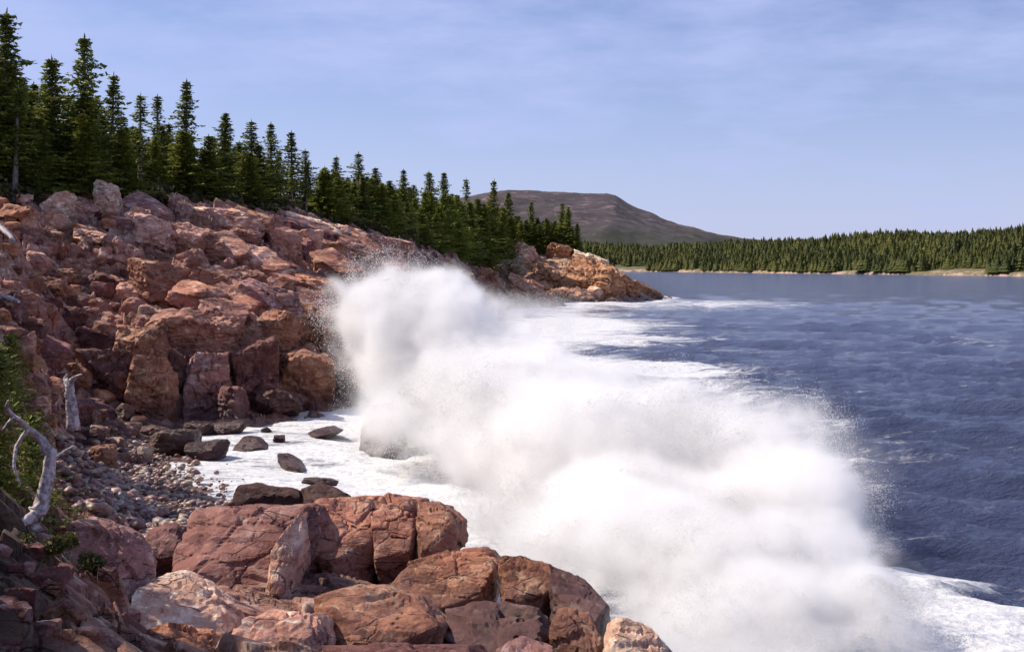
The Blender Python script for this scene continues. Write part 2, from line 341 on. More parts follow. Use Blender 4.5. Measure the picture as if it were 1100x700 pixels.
for k in range(26):
    lam = 1.3 * 1.17 ** k * .8 if k < 18 else 5 + 2.2 * (k - 18)
    th = R(250 + 70 * (rng.random() - .5)); kx = math.cos(th) * 2 * math.pi / lam; ky = math.sin(th) * 2 * math.pi / lam
    amp = .054 * lam ** .52; res = np.clip(1 - (y / 620) * (4 / lam) - (y / 1300 * 1.7 * 1.2) / lam, 0, 1)
    ph = kx * x + ky * y + rng.random() * 6.28 + 2.2 * fbm2(x / lam / 4, y / lam / 4, 2, 50 + k)
    wz = wz + amp * res * (1 - 2 * np.abs(np.sin(ph * .5))) * .8
rough_ = np.clip(1 - y / 500, 0, 1)
wz = wz + rough_ * .22 * (fbm2(x * .22, y * .35, 5, 71) - .5)
wz = wz * np.clip(1.25 - y / 420, .12, 1)
fo = foam_amount(x, y)
wz = wz * (.55 + .45 * (1 - sm(.4, .9, fo))) + .35 * sm(.5, 1.1, fo) * (fbm2(x * .45, y * .6, 5, 91) - .38) * np.clip(1.5 - y / 300, 0, 1)
wz = wz * (1 - .75 * sm(48, 60, y) * (1 - sm(85, 100, y)) * (1 - sm(-14, -6, x)))
# crest that curls up along the lower right corner, and swell by the cove mouth
def G2(x, y, cx, cy, rx, ry, a=0):
    c, s = math.cos(a), math.sin(a); X = c * (x - cx) + s * (y - cy); Y = -s * (x - cx) + c * (y - cy)
    return np.exp(-(X / rx) ** 2 - (Y / ry) ** 2)
wz = wz + 0.55 * G2(x, y, 11.5, 31.5, 8, 2.8, R(-12)) + .7 * G2(x, y, 9, 38, 8, 2.2, R(-6)) + .5 * G2(x, y, 16, 43, 8, 2, R(8))
wz = wz + .8 * G2(x, y, 15, 200, 60, 8, 0) + .8 * G2(x, y, 40, 300, 60, 9, 0) + .6 * G2(x, y, 12, 120, 30, 6, 0)
sea = mesh_np('sea_water', np.stack([x, y, wz], 1), grid_faces(len(vs_), len(us_)), None)
tag(sea, kind='structure'); fattr(sea.data, 'foam', fo)
m, nt, b, out = new_mat('sea'); L = nt.links.new
g = N(nt, 'ShaderNodeNewGeometry'); P = g.outputs['Position']; at = N(nt, 'ShaderNodeAttribute', attribute_name='foam')
mp1 = N(nt, 'ShaderNodeMapping'); mp1.inputs['Scale'].default_value = (.55, 1.1, 1); L(P, mp1.inputs['Vector'])
w1 = noise(nt, mp1.outputs[0], .95, 9, .72, .3); w2 = noise(nt, mp1.outputs[0], 4, 6, .65, .6)
mp2 = N(nt, 'ShaderNodeMapping'); mp2.inputs['Scale'].default_value = (.05, .16, 1); L(P, mp2.inputs['Vector'])
w3 = noise(nt, mp2.outputs[0], 1, 5, .7, .4)
b.inputs['Base Color'].default_value = (.018, .022, .062, 1); b.inputs['Roughness'].default_value = .10; b.inputs['IOR'].default_value = 1.33
L(mix(nt, mr(nt, w3, .3, .7), (.090, .112, .215), (.115, .140, .26)), b.inputs['Base Color'])
hb = math_(nt, 'ADD', w1, math_(nt, 'MULTIPLY', w2, .3)); L(bump(nt, hb, 1.0, 1.7), b.inputs['Normal'])
mpf = N(nt, 'ShaderNodeMapping'); mpf.inputs['Scale'].default_value = (.26, .9, 1); L(P, mpf.inputs['Vector'])
f1 = noise(nt, mpf.outputs[0], .45, 10, .72, .9); f2 = noise(nt, mpf.outputs[0], .09, 6, .6, .5); f3 = noise(nt, P, 3.5, 8, .75, .7)
s_ = math_(nt, 'ADD', math_(nt, 'ADD', at.outputs['Fac'], math_(nt, 'MULTIPLY', math_(nt, 'SUBTRACT', f1, .5), 1.9)), math_(nt, 'MULTIPLY', math_(nt, 'SUBTRACT', f2, .5), .9))
s_ = math_(nt, 'ADD', s_, math_(nt, 'MULTIPLY', math_(nt, 'SUBTRACT', f3, .5), .5))
vw = N(nt, 'ShaderNodeTexVoronoi', feature='DISTANCE_TO_EDGE'); vw.inputs['Scale'].default_value = 1.1; dv = N(nt, 'ShaderNodeVectorMath', operation='ADD'); L(mpf.outputs[0], dv.inputs[0]); nv_ = N(nt, 'ShaderNodeTexNoise'); nv_.inputs['Scale'].default_value = 1.5; nv_.inputs['Detail'].default_value = 5; L(P, nv_.inputs['Vector']); L(nv_.outputs['Color'], dv.inputs[1]); L(dv.outputs[0], vw.inputs['Vector'])
s_ = math_(nt, 'ADD', s_, math_(nt, 'MULTIPLY', math_(nt, 'SUBTRACT', .22, vw.outputs['Distance']), .75))
fm = mr(nt, s_, .36, .98)
fb = N(nt, 'ShaderNodeBsdfPrincipled'); fb.inputs['Base Color'].default_value = (.76, .76, .78, 1); fb.inputs['Roughness'].default_value = .7
L(mix(nt, mr(nt, f3, .35, .6), (.40, .42, .49), (.72, .71, .69)), fb.inputs['Base Color'])
L(bump(nt, math_(nt, 'ADD', f1, math_(nt, 'MULTIPLY', f3, .4)), .6, .25), fb.inputs['Normal'])
ms = N(nt, 'ShaderNodeMixShader'); L(fm, ms.inputs[0]); L(b.outputs[0], ms.inputs[1]); L(fb.outputs[0], ms.inputs[2]); L(ms.outputs[0], out.inputs[0])
sea.data.materials.append(m)

# ------------------------------------------------------------------ rocks: rounded convex blocks with chipped faces
_ico = {}
def ico(n):
    if n not in _ico:
        bm = bmesh.new(); bmesh.ops.create_icosphere(bm, subdivisions=n, radius=1)
        _ico[n] = (np.array([v.co for v in bm.verts]), np.array([[v.index for v in f.verts] for f in bm.faces])); bm.free()
    return _ico[n]
def shape_rock(nrm, d, half, n, p=18, rough=1.0, seed=0):
    if p > 12: p *= 2.4
    V, Fc = ico(n); V = V / np.linalg.norm(V, axis=1)[:, None]
    q = np.clip(V @ nrm.T / d, 0, None); r = (q ** p).sum(1) ** (-1 / p)
    X = V * r[:, None] * half
    size = float(np.mean(half)); nn = X / np.linalg.norm(X, axis=1)[:, None]
    o = np.array([seed * 3.17 % 97, seed * 1.71 % 89, seed * 2.3 % 83])
    f1, f2, r1 = cell3(X / (size * .62) * np.array([1, .8, 1.5]) + o, seed)
    g1, g2, r2 = cell3(X / (size * .24) * np.array([1, .8, 1.5]) + o, seed + 5)
    dd = size * rough * (.11 * (r1 - .5) - .05 * (1 - sm(0, .10, f2 - f1)) + .05 * (r2 - .5) - .02 * (1 - sm(0, .14, g2 - g1)) + .045 * (fbm3(X / size + o, 1.6, 4, seed) - .5) + .05 * (fbm3(X / size + o, 6, 3, seed) - .5))
    return X + nn * dd[:, None], Fc
def hull_planes(P):
    bm = bmesh.new()
    for p in P: bm.verts.new(p)
    bmesh.ops.convex_hull(bm, input=bm.verts)
    bm.normal_update()
    ns = np.array([f.normal for f in bm.faces]); ds = np.array([f.normal.dot(f.verts[0].co) for f in bm.faces]); bm.free()
    s = np.sign(ds); s[s == 0] = 1
    return ns * s[:, None], np.abs(ds)
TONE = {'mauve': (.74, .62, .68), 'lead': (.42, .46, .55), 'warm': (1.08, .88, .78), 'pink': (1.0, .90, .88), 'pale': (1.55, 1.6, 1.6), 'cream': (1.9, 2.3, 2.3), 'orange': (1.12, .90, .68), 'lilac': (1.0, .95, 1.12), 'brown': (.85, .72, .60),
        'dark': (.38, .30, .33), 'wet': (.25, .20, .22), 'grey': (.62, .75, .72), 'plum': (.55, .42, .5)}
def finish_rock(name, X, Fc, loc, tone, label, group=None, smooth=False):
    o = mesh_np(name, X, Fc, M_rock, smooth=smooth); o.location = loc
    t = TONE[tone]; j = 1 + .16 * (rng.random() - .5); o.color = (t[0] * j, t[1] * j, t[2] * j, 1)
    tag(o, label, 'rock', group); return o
def hull_rock(name, pts, tone, label, back=1.5, drop=1.0, n=5, rough=1.0, group=None, p=26):
    """pts: (u, v, distance) corners seen in the photo; the block goes `back` metres deeper and `drop` metres into the ground"""
    A = np.array([W(*q) for q in pts]); B = A + np.array([0.15 * back, back, -drop * .5]); C_ = A[A[:, 2] < A[:, 2].mean()] + np.array([0, .1, -drop])
    Pn = np.vstack([A, B, C_]); c = (Pn.max(0) + Pn.min(0)) / 2; half = (Pn.max(0) - Pn.min(0)) / 2
    ns, ds = hull_planes((Pn - c) / half)
    seed = int(rng.integers(1, 900)); ds = np.maximum(ds, .12); Q = (Pn - c) / half
    rough *= .7 if p > 12 else 1
    if p > 12:
        for k in range(8):
            v = rng.normal(0, 1, 3); v /= np.linalg.norm(v); ns = np.vstack([ns, v]); ds = np.append(ds, (Q @ v).max() * rng.uniform(.66, .93))
    X, Fc = shape_rock(ns, ds, half, n, p, rough, seed)
    return finish_rock(name, X, Fc, c, tone, label, group)
def rand_planes(r, boxy=.8):
    ns = []; ds = []
    for ax in range(3):
        for s in (-1, 1):
            v = np.zeros(3); v[ax] = s; v += r.normal(0, .20, 3) * (1.5 - boxy); ns.append(v / np.linalg.norm(v)); ds.append(.82 + .18 * r.random())
    for k in range(int(7 + 6 * r.random())):
        v = r.normal(0, 1, 3); v /= np.linalg.norm(v); ns.append(v); ds.append(.78 + .30 * r.random())
    return np.array(ns), np.array(ds)
def block(name, loc, half, rot, tone, label, group=None, n=4, rough=1.0, p=20, boxy=.8, round_=False):
    seed = int(rng.integers(1, 900)); ns, ds = rand_planes(np.random.default_rng(seed), boxy)
    if round_: p = 6
    X, Fc = shape_rock(ns, ds, np.array(half), n, p, rough, seed)
    Rm = np.array(Euler(rot).to_matrix()); X = X @ Rm.T
    return finish_rock(name, X, Fc, loc, tone, label, group, smooth=False)
def block_px(name, u, v, wpx, hpx, tone, label, depth=.8, rot=None, sink=.25, y=None, group=None, n=4, rough=1.0, boxy=.8, round_=False, p=20):
    """block whose face covers about wpx x hpx photo pixels around (u,v); stands on the terrain there"""
    yd = y if y else hit(u, v + hpx * .5); s = yd / F
    hx, hz = wpx * s / 2, hpx * s / 2 * (1 + sink)
    hy = depth * max(hx, hz); c = W(u, v, yd + hy * .6); c[2] -= hz * sink * .6
    if rot is None: rot = (R(rng.uniform(-8, 8)), R(rng.uniform(-4, 16)), R(rng.uniform(-25, 25)))
    return block(name, c, (hx * 1.04, hy, hz * 1.02), rot, tone, label, group, n, rough, p, boxy, round_)

# foreground ledge (distances 20-40 m)
H = hull_rock
H('flat_rock', [(336,538,36.3),(360,529,37),(398,532,37.2),(404,560,36),(398,600,33.8),(360,606,33.2),(330,592,33.8)], 'warm', 'pink-brown slab with sloping lit face, left block of the ledge crest against the spray', 3.0, 1.2, 6, rough=1.3)
H('flat_rock', [(396,531,37),(430,532,37.3),(447,536,37),(450,565,36),(440,592,34.2),(402,600,33.8)], 'warm', 'pink-brown block between two vertical cracks in the middle of the ledge crest', 3.0, 1.2, 6, rough=1.4)
H('flat_rock', [(446,537,37),(468,540,36.8),(474,552,36),(488,556,36),(487,572,35),(466,586,34.2),(442,592,34)], 'brown', 'darker notched block at the right end of the ledge crest against the spray', 2.6, 1.2, 5, rough=1.4)
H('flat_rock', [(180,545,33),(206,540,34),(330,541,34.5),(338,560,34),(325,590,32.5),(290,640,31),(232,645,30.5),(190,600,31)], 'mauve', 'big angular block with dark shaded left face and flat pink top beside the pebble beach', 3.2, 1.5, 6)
H('flat_rock', [(300,560,31.5),(326,546,32.5),(334,556,32.5),(318,600,31),(300,640,30),(276,636,30)], 'pale', 'narrow upright lilac-white slab leaning on the angular block of the foreground ledge', .7, 1.2, 5)
H('flat_rock', [(405,612,31.5),(470,592,33),(520,583,33.5),(534,600,32.5),(515,640,30.5),(470,654,29.5),(420,640,30)], 'orange', 'orange slanting slab with fine cracks below the pink-brown crest of the ledge', 2.4, 1.5, 6)
H('boulder', [(532,598,31.5),(560,596,32),(590,604,31.5),(598,630,30.5),(565,648,29.5),(536,640,30)], 'orange', 'orange boulder with a cream face right of the slanting slab', 1.8, 1.6, 5)
H('boulder', [(588,604,31.5),(625,618,31),(655,650,29.5),(640,668,28),(600,650,29),(584,628,30)], 'dark', 'dark wedge of rock at the edge of the ledge, wet from the spray', 1.8, 1.4, 5)
H('boulder', [(596,650,27.5),(632,655,27.5),(650,690,26.5),(640,720,25.5),(600,715,25.5),(588,680,26)], 'brown', 'brown boulder with golden patches left of the speckled cream one', 1.6, 1.4, 5)
H('boulder', [(648,668,25.8),(668,660,26),(700,672,26),(730,708,25.4),(722,730,24.8),(660,730,24.5),(645,690,25)], 'cream', 'speckled cream boulder at the lowest right end of the ledge', 1.8, 1.2, 5)
H('boulder', [(50,560,25),(72,546,26),(112,550,26),(132,572,25.5),(130,625,24.5),(100,640,24),(56,632,24)], 'lilac', 'large lilac-grey rounded boulder below the bleached dead trunk', 1.8, 1.4, 5, p=9)
H('boulder', [(150,615,25.5),(195,608,26),(240,655,24.5),(232,690,23.5),(160,680,23.5),(136,650,24)], 'cream', 'golden-brown broken boulder with cream top beside the angular block', 1.6, 1.4, 5, rough=1.6)
H('boulder', [(124,690,21.5),(160,668,22),(235,676,22.5),(250,700,22),(235,730,21),(130,735,20.5)], 'orange', 'ochre boulder at the bottom edge below the golden-brown broken one', 1.6, 1.2, 5, rough=1.4)
H('boulder', [(242,668,23.5),(285,646,24.5),(335,650,24.5),(345,690,23.5),(330,725,22.5),(255,725,22.5)], 'pale', 'rounded tan boulder with pale top at the bottom of the ledge', 1.8, 1.4, 5, p=10)
H('flat_rock', [(330,640,26.5),(390,626,27.5),(445,640,27.5),(470,672,26.5),(440,690,25.5),(350,690,25)], 'brown', 'low brown slab between the tan boulder and the slanting orange slab', 2.2, 1.2, 5)
H('flat_rock', [(345,690,23.6),(420,682,24.2),(500,690,24.2),(520,720,23.2),(350,740,22.5)], 'plum', 'flat plum-coloured slab along the bottom edge of the ledge', 2, 1.2, 5)
H('boulder', [(478,652,28.5),(530,645,29),(585,655,28.5),(590,700,26.5),(530,715,26),(480,690,27)], 'dark', 'dark plum boulder with white veins in the shaded hollow under the orange boulder', 1.4, 1.2, 5, rough=1.5)
H('boulder', [(525,690,24.6),(560,682,25),(598,695,24.8),(600,730,24),(530,735,23.5)], 'lilac', 'lilac-grey boulder at the bottom edge left of the brown one', 1.4, 1.2, 5)
H('boulder', [(250,520,39.5),(275,516,40),(320,524,40),(322,540,39),(252,540,39)], 'wet', 'dark wet rock behind the angular block at the foam edge', 1.6, 1.5, 4)
H('boulder', [(318,520,39.8),(345,516,40),(372,526,39.6),(368,542,39),(320,542,39)], 'wet', 'dark wet rock with low hump behind the ledge crest at the foam edge', 1.6, 1.5, 4)
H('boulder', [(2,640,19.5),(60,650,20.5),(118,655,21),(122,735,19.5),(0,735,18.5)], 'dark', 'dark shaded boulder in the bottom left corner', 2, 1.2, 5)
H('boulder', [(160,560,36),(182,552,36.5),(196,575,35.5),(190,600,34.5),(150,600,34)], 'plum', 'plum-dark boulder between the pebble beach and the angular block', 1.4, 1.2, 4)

# cove: rocks standing in the foam, and stones on the beach
cove = [(224,482,44,17,'wet','flat dark wet rock in the foam nearest the beach'), 
 (240,459,44,12,'wet','long low dark rock under the cliff at the back of the cove'), (213,459,34,14,'wet','dark hummock of rock where the cove foam meets the cliff'),
  (350,463,38,6,'wet','thin dark flat rock awash left of the spray-veiled block'),
 (300,471,13,7,'wet','small dark rock right of the pyramid-shaped one'), (285,461,10,4,'wet','tiny rock awash below the dark cliff'),
 (188,474,56,24,'grey','grey-green rounded boulder at the back of the pebble beach'), (155,489,16,18,'cream','small upright cream boulder on the pebble beach'),
 (138,492,26,14,'pale','pale tan stone beside the small upright cream boulder'), (112,488,30,24,'orange','orange-brown slab tilted on the beach beside the pale stone'),
 (160,462,34,12,'brown','brown boulder between the cliff foot and the grey-green boulder'), (130,460,36,14,'pink','pink boulder at the cliff foot above the beach'),
 (100,465,30,14,'dark','dark boulder at the head of the beach'), (345,516,40,6,'wet','low dark rock just breaking the foam behind the ledge')]
for (u, v, a, b_, t, lab) in cove:
    block_px('boulder', u, v, a, b_, t, lab, .8, (R(rng.uniform(-8, 8)), R(rng.uniform(-8, 8)), R(rng.uniform(-30, 30))), .5, y=None if t != 'wet' else CAMZ * F / (v + b_ * .45 - HV), n=4)
H('boulder', [(248,480,66),(262,464,67),(270,465,67),(286,482,65.5),(266,486,65)], 'wet', 'pyramid-shaped dark wet rock standing in the cove foam', 1.6, .8, 4)
H('boulder', [(294,487,62.5),(306,484,63),(316,490,62.5),(322,501,60.5),(306,498,61)], 'wet', 'dark pointed rock farthest out in the middle of the cove foam', 1.2, .7, 4)
H('boulder', [(382,460,66),(392,436,66.5),(402,422,67),(414,424,67),(424,446,66),(424,470,64.5),(398,470,64.5)], 'lead', 'big grey block half veiled by the spray at the cove mouth', 3, 2, 5)

# the cliff on the left, main blocks one by one
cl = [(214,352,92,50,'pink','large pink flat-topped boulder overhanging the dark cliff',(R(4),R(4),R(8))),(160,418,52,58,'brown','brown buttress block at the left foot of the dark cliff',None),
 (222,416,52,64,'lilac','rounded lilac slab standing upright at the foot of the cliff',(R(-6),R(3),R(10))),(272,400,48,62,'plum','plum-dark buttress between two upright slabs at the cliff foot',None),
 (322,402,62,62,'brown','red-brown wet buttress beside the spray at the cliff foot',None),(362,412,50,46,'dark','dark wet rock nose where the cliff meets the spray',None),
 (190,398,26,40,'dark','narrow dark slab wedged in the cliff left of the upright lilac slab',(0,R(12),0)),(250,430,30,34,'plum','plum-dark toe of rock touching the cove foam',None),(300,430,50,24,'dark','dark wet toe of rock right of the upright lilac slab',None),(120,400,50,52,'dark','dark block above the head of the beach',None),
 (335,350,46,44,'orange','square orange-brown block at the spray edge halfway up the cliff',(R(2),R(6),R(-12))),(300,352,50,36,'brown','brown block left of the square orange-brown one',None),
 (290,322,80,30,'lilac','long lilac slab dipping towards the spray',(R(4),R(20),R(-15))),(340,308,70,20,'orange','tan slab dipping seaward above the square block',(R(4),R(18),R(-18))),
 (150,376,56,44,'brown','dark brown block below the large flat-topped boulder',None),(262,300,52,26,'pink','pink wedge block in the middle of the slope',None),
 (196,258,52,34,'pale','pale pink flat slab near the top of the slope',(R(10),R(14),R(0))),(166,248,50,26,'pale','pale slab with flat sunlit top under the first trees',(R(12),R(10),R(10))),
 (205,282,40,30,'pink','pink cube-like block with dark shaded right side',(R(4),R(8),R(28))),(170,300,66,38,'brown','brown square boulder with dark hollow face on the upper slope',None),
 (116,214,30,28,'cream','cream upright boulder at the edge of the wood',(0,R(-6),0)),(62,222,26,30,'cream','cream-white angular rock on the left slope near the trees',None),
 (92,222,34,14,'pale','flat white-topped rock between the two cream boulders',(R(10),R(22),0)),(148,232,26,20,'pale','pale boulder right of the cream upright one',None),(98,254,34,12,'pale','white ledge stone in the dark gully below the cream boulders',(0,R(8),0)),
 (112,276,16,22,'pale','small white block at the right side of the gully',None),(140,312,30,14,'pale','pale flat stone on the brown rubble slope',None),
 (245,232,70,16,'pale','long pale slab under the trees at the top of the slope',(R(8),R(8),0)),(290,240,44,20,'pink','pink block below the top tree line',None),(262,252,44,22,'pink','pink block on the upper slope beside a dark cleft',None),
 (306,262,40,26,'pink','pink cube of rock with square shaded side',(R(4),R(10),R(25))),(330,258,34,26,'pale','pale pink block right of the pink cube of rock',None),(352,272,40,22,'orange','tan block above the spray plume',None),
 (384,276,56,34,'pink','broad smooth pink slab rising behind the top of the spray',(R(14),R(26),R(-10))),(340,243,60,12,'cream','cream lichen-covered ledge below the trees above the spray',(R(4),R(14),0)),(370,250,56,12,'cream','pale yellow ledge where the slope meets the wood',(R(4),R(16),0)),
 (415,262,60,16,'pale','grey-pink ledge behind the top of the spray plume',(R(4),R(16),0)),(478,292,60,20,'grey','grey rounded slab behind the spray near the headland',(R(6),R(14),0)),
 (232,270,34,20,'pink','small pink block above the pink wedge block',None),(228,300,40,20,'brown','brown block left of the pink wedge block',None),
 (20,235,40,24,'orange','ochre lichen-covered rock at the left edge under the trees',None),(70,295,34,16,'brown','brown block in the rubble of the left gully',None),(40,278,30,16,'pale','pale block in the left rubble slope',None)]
for (u, v, a, b_, t, lab, rt) in cl:
    block_px('boulder' if a < 2 * b_ else 'flat_rock', u, v, a, b_, t, lab, .9, rt, .3, n=5 if a > 40 else 4, boxy=.72, p=30, rough=1.3)
# headland blocks
hd = [(560,270,40,16,'pale','pale block under the trees at the root of the headland'),(600,268,30,14,'orange','tan block at the crest of the headland below the last spruces'),(634,279,36,10,'cream','cream-topped block on the headland crest'),
 (640,298,70,30,'orange','broad tan rock face in the middle of the headland'),(590,300,50,26,'brown','brown shaded block on the near side of the headland'),(570,315,70,20,'pink','low pink ledge at the near foot of the headland'),(672,306,40,18,'orange','tan slab sloping down near the headland tip'),
 (612,318,50,14,'pink','low ledge of rock touching the surf under the headland'),(700,314,26,8,'brown','dark low rock at the very tip of the headland'),(545,290,40,18,'grey','grey-brown block above the surf left of the headland'),(520,300,40,18,'brown','brown block between the spray and the headland')]
for (u, v, a, b_, t, lab) in hd: block_px('boulder', u, v, a, b_, t, lab, .7, (R(rng.uniform(5, 25)), R(rng.uniform(8, 28)), R(rng.uniform(-40, 40))), .5, n=5, rough=2.0, boxy=.5)
# smaller blocks all over the slopes
tones = ['pink', 'pink', 'pale', 'brown', 'lilac', 'orange', 'plum', 'pink']
nm = {'warm': 'red-brown', 'pink': 'pink', 'pale': 'pale', 'brown': 'brown', 'lilac': 'lilac-grey', 'orange': 'tan', 'plum': 'plum-dark', 'dark': 'dark', 'cream': 'cream'}
def scatter(nb, poly, sz, where, group, tones=tones, flat=(.4, .85), boxy=.9, kind_='small'):
    (u0, v0, u1, v1) = poly
    for k in range(nb):
        u = rng.uniform(u0, u1); v = rng.uniform(v0, v1)
        top = np.interp(u, [0, 100, 200, 300, 400, 500, 620, 700], [200, 212, 222, 236, 258, 282, 272, 310])
        if v < top + 3: continue
        a = rng.uniform(*sz); b_ = a * rng.uniform(*flat); t = tones[rng.integers(len(tones))]
        block_px('rock', u, v, a, b_, t, '%s %s rock block lying %s' % (kind_, nm[t], where), rng.uniform(.6, 1.1), None, .35, group=group, n=4 if a > 26 else 3, boxy=boxy, p=30)
scatter(54, (0, 205, 130, 300), (8, 24), 'in the rubble of the left gully', 'small rocks in the left gully', ['brown', 'orange', 'pale', 'pink', 'dark'])
scatter(66, (0, 290, 150, 450), (8, 24), 'on the brown rubble slope', 'small rocks on the rubble slope', ['brown', 'orange', 'pink', 'plum'])
scatter(36, (140, 225, 400, 330), (10, 26), 'on the upper pink slope', 'small blocks on the upper slope')
scatter(30, (0, 290, 115, 445), (18, 42), 'in the steep rubble under the left wood', 'rocks in the steep rubble', ['dark', 'plum', 'brown', 'pink'])
scatter(14, (20, 205, 200, 300), (9, 22), 'among darker rubble near the left wood', 'pale stones near the left wood', ['pale', 'cream'])
for k in range(46):
    u = rng.uniform(150, 420); top = float(np.interp(u, [150, 200, 300, 400, 430], [218, 222, 236, 260, 268])); v = rng.uniform(top + 4, 345 if u < 340 else top + 40)
    a = rng.uniform(30, 78); t = ['pink', 'pale', 'warm', 'lilac', 'pink', 'brown', 'plum'][k % 7]; nmx = {'pink': 'pink', 'pale': 'pale', 'warm': 'red-brown', 'lilac': 'lilac-grey', 'brown': 'brown', 'plum': 'plum-dark'}[t]
    block_px('flat_rock', u, v, a, a * rng.uniform(.22, .38), t, 'flat tilted %s slab stepping down the pink slope' % nmx, .8, (R(rng.uniform(4, 22)), R(rng.uniform(12, 30)), R(rng.uniform(-30, 15))), .3, group='tilted slabs of the pink slope', n=4, boxy=1.15, p=40)
scatter(24, (140, 320, 350, 400), (10, 24), 'on the dark face of the cliff', 'small blocks on the cliff face', ['brown', 'plum', 'lilac', 'pink'])
scatter(30, (500, 270, 700, 318), (7, 18), 'on the headland', 'small blocks on the headland', ['orange', 'pale', 'pink', 'brown'])
scatter(26, (60, 440, 180, 480), (8, 22), 'at the head of the beach', 'small rocks at the head of the beach', ['brown', 'pink', 'pale', 'dark'])
scatter(26, (0, 575, 140, 700), (14, 46), 'in the shade of the near left bank', 'small rocks of the near left bank', ['dark', 'plum', 'brown', 'lilac'])  # dark stone tones carry part of this bank's deep shade

# beach pebbles: one mass
V0, F0 = ico(1); nP = 6500; Vs = []; Fs = []
pu = rng.uniform(60, 330, nP * 2); pv = rng.uniform(470, 600, nP * 2); n_ = 0
for u, v in zip(pu, pv):
    if n_ >= nP: break
    lim = 175 + (v - 500) * 1.2 if v < 540 else 260 - (v - 540) * 2
    if u > lim + rng.normal(0, 25): continue
    y = hit(u, v); 
    if y < 34: continue
    r = .05 + .20 * rng.random() ** 3.5; xw = (u - U0) / F * y
    zc = terrain_z(np.array([xw]), np.array([y]))[0] if False else CAMZ - (v - HV) * y / F
    q = V0 * (r * np.array([1, rng.uniform(.7, 1.2), rng.uniform(.5, .8)])) * (1 + .24 * rng.normal(0, 1, (len(V0), 1)))
    Vs.append(q + np.array([xw, y, zc + r * .25])); Fs.append(F0 + n_ * len(V0)); n_ += 1
m, nt, b, out = new_mat('pebble_stone'); g = N(nt, 'ShaderNodeNewGeometry')
r1 = N(nt, 'ShaderNodeValToRGB'); nt.links.new(g.outputs['Random Per Island'], r1.inputs[0])
e = r1.color_ramp.elements; e[0].color = (.05, .02, .02, 1); e[1].color = (.42, .31, .26, 1)
for p_, c_ in ((.3, (.16, .07, .06, 1)), (.55, (.26, .14, .11, 1)), (.75, (.2, .17, .17, 1)), (.9, (.34, .24, .15, 1))):
    q = e.new(p_); q.color = c_
nt.links.new(r1.outputs[0], b.inputs['Base Color']); b.inputs['Roughness'].default_value = .5
po = mesh_np('beach_pebbles', np.vstack(Vs), np.vstack(Fs), m); tag(po, 'pink, brown and grey pebbles covering the little beach of the cove', 'pebbles', kind='stuff')

# ------------------------------------------------------------------ spruces
def spruce_meshes(seed, h=12., wd=2.6, start=.12, dens=1.0, tuft=.30, mat=None, gap=0):
    r = np.random.default_rng(seed); tv = []; tf = []
    nseg = 10; rad = .018 * h
    for i in range(nseg + 1):
        t = i / nseg; z = h * t
        for k in range(7): a = k / 7 * 2 * math.pi; rr = rad * (1 - t) + .012; tv.append((rr * math.cos(a), rr * math.sin(a), z))
    for i in range(nseg):
        for k in range(7): a = i * 7 + k; b = i * 7 + (k + 1) % 7; tf.append((a, b, b + 7, a + 7))
    V = []; n = 0; z = h * start
    while z < h * .985:
        t = z / h; prof_ = (1 - t) ** .78 * wd * (.55 + .8 * r.random()) * (1 if t > start + .12 else .75)
        nb = max(4, int((5 + 3 * (1 - t)) * dens + r.random()))
        a0 = r.random() * 6.28; lop = r.random() * 6.28
        for kb in range(nb):
            if r.random() < gap and t < .8: continue
            a = a0 + kb / nb * 6.28 + r.normal(0, .22); ln = prof_ * (.50 + .7 * r.random()) * (1 + .28 * math.cos(a - lop)) + .12
            droop = (-.10 - .28 * (1 - t) + r.normal(0, .06)); ca, sa = math.cos(a), math.sin(a)
            # bare limb as a thin 3 sided stick inside the crown
            pts = max(3, int(ln / .17))
            s = (np.arange(pts) + .6) / pts
            d = s * ln; zz = z + d * droop + .16 * ln * s ** 3
            base = np.stack([d * ca, d * sa, zz], 1)
            for q in range(3):
                m_ = len(base); wloc = tuft * (.55 + .9 * (1 - s) * min(1, ln)) 
                off = r.normal(0, 1, (m_, 3)) * np.array([.45, .45, .22]) * wloc[:, None]
                c = base + off; L1 = np.stack([np.full(m_, ca), np.full(m_, sa), np.full(m_, droop)], 1) * (tuft * r.uniform(.5, 1.1, (m_, 1))) + r.normal(0, .06, (m_, 3))
                sd_ = np.stack([np.full(m_, -sa), np.full(m_, ca), r.normal(0, .5, m_)], 1) * (tuft * r.uniform(.22, .5, (m_, 1)))
                dn = np.stack([np.zeros(m_), np.zeros(m_), -tuft * r.uniform(.1, .5, m_)], 1)
                V.append(np.stack([c - L1 * .5 + dn * .3, c + sd_ + dn, c + L1 * .6, c - sd_ + dn], 1).reshape(-1, 3))
        z += h * .031 * (.8 + .5 * r.random()) / dens ** .5 * (1 - .35 * t)
    # leader
    for q in range(14):
        zc = h * (.93 + .075 * q / 14); a = r.random() * 6.28; wv = .16 * (1 - q / 16)
        V.append(np.array([[0, 0, zc - .1], [wv * math.cos(a), wv * math.sin(a), zc], [0, 0, zc + .16], [-wv * math.cos(a + .8), -wv * math.sin(a + .8), zc - .02]]))
    V = np.vstack(V); Fq = np.arange(len(V)).reshape(-1, 4)
    tr = mesh_np('trunk', np.array(tv), np.array(tf), M_bark, link=False).data
    cr = mesh_np('crown', V, Fq, mat or M_needle, smooth=False, link=False).data
    return tr, cr, h
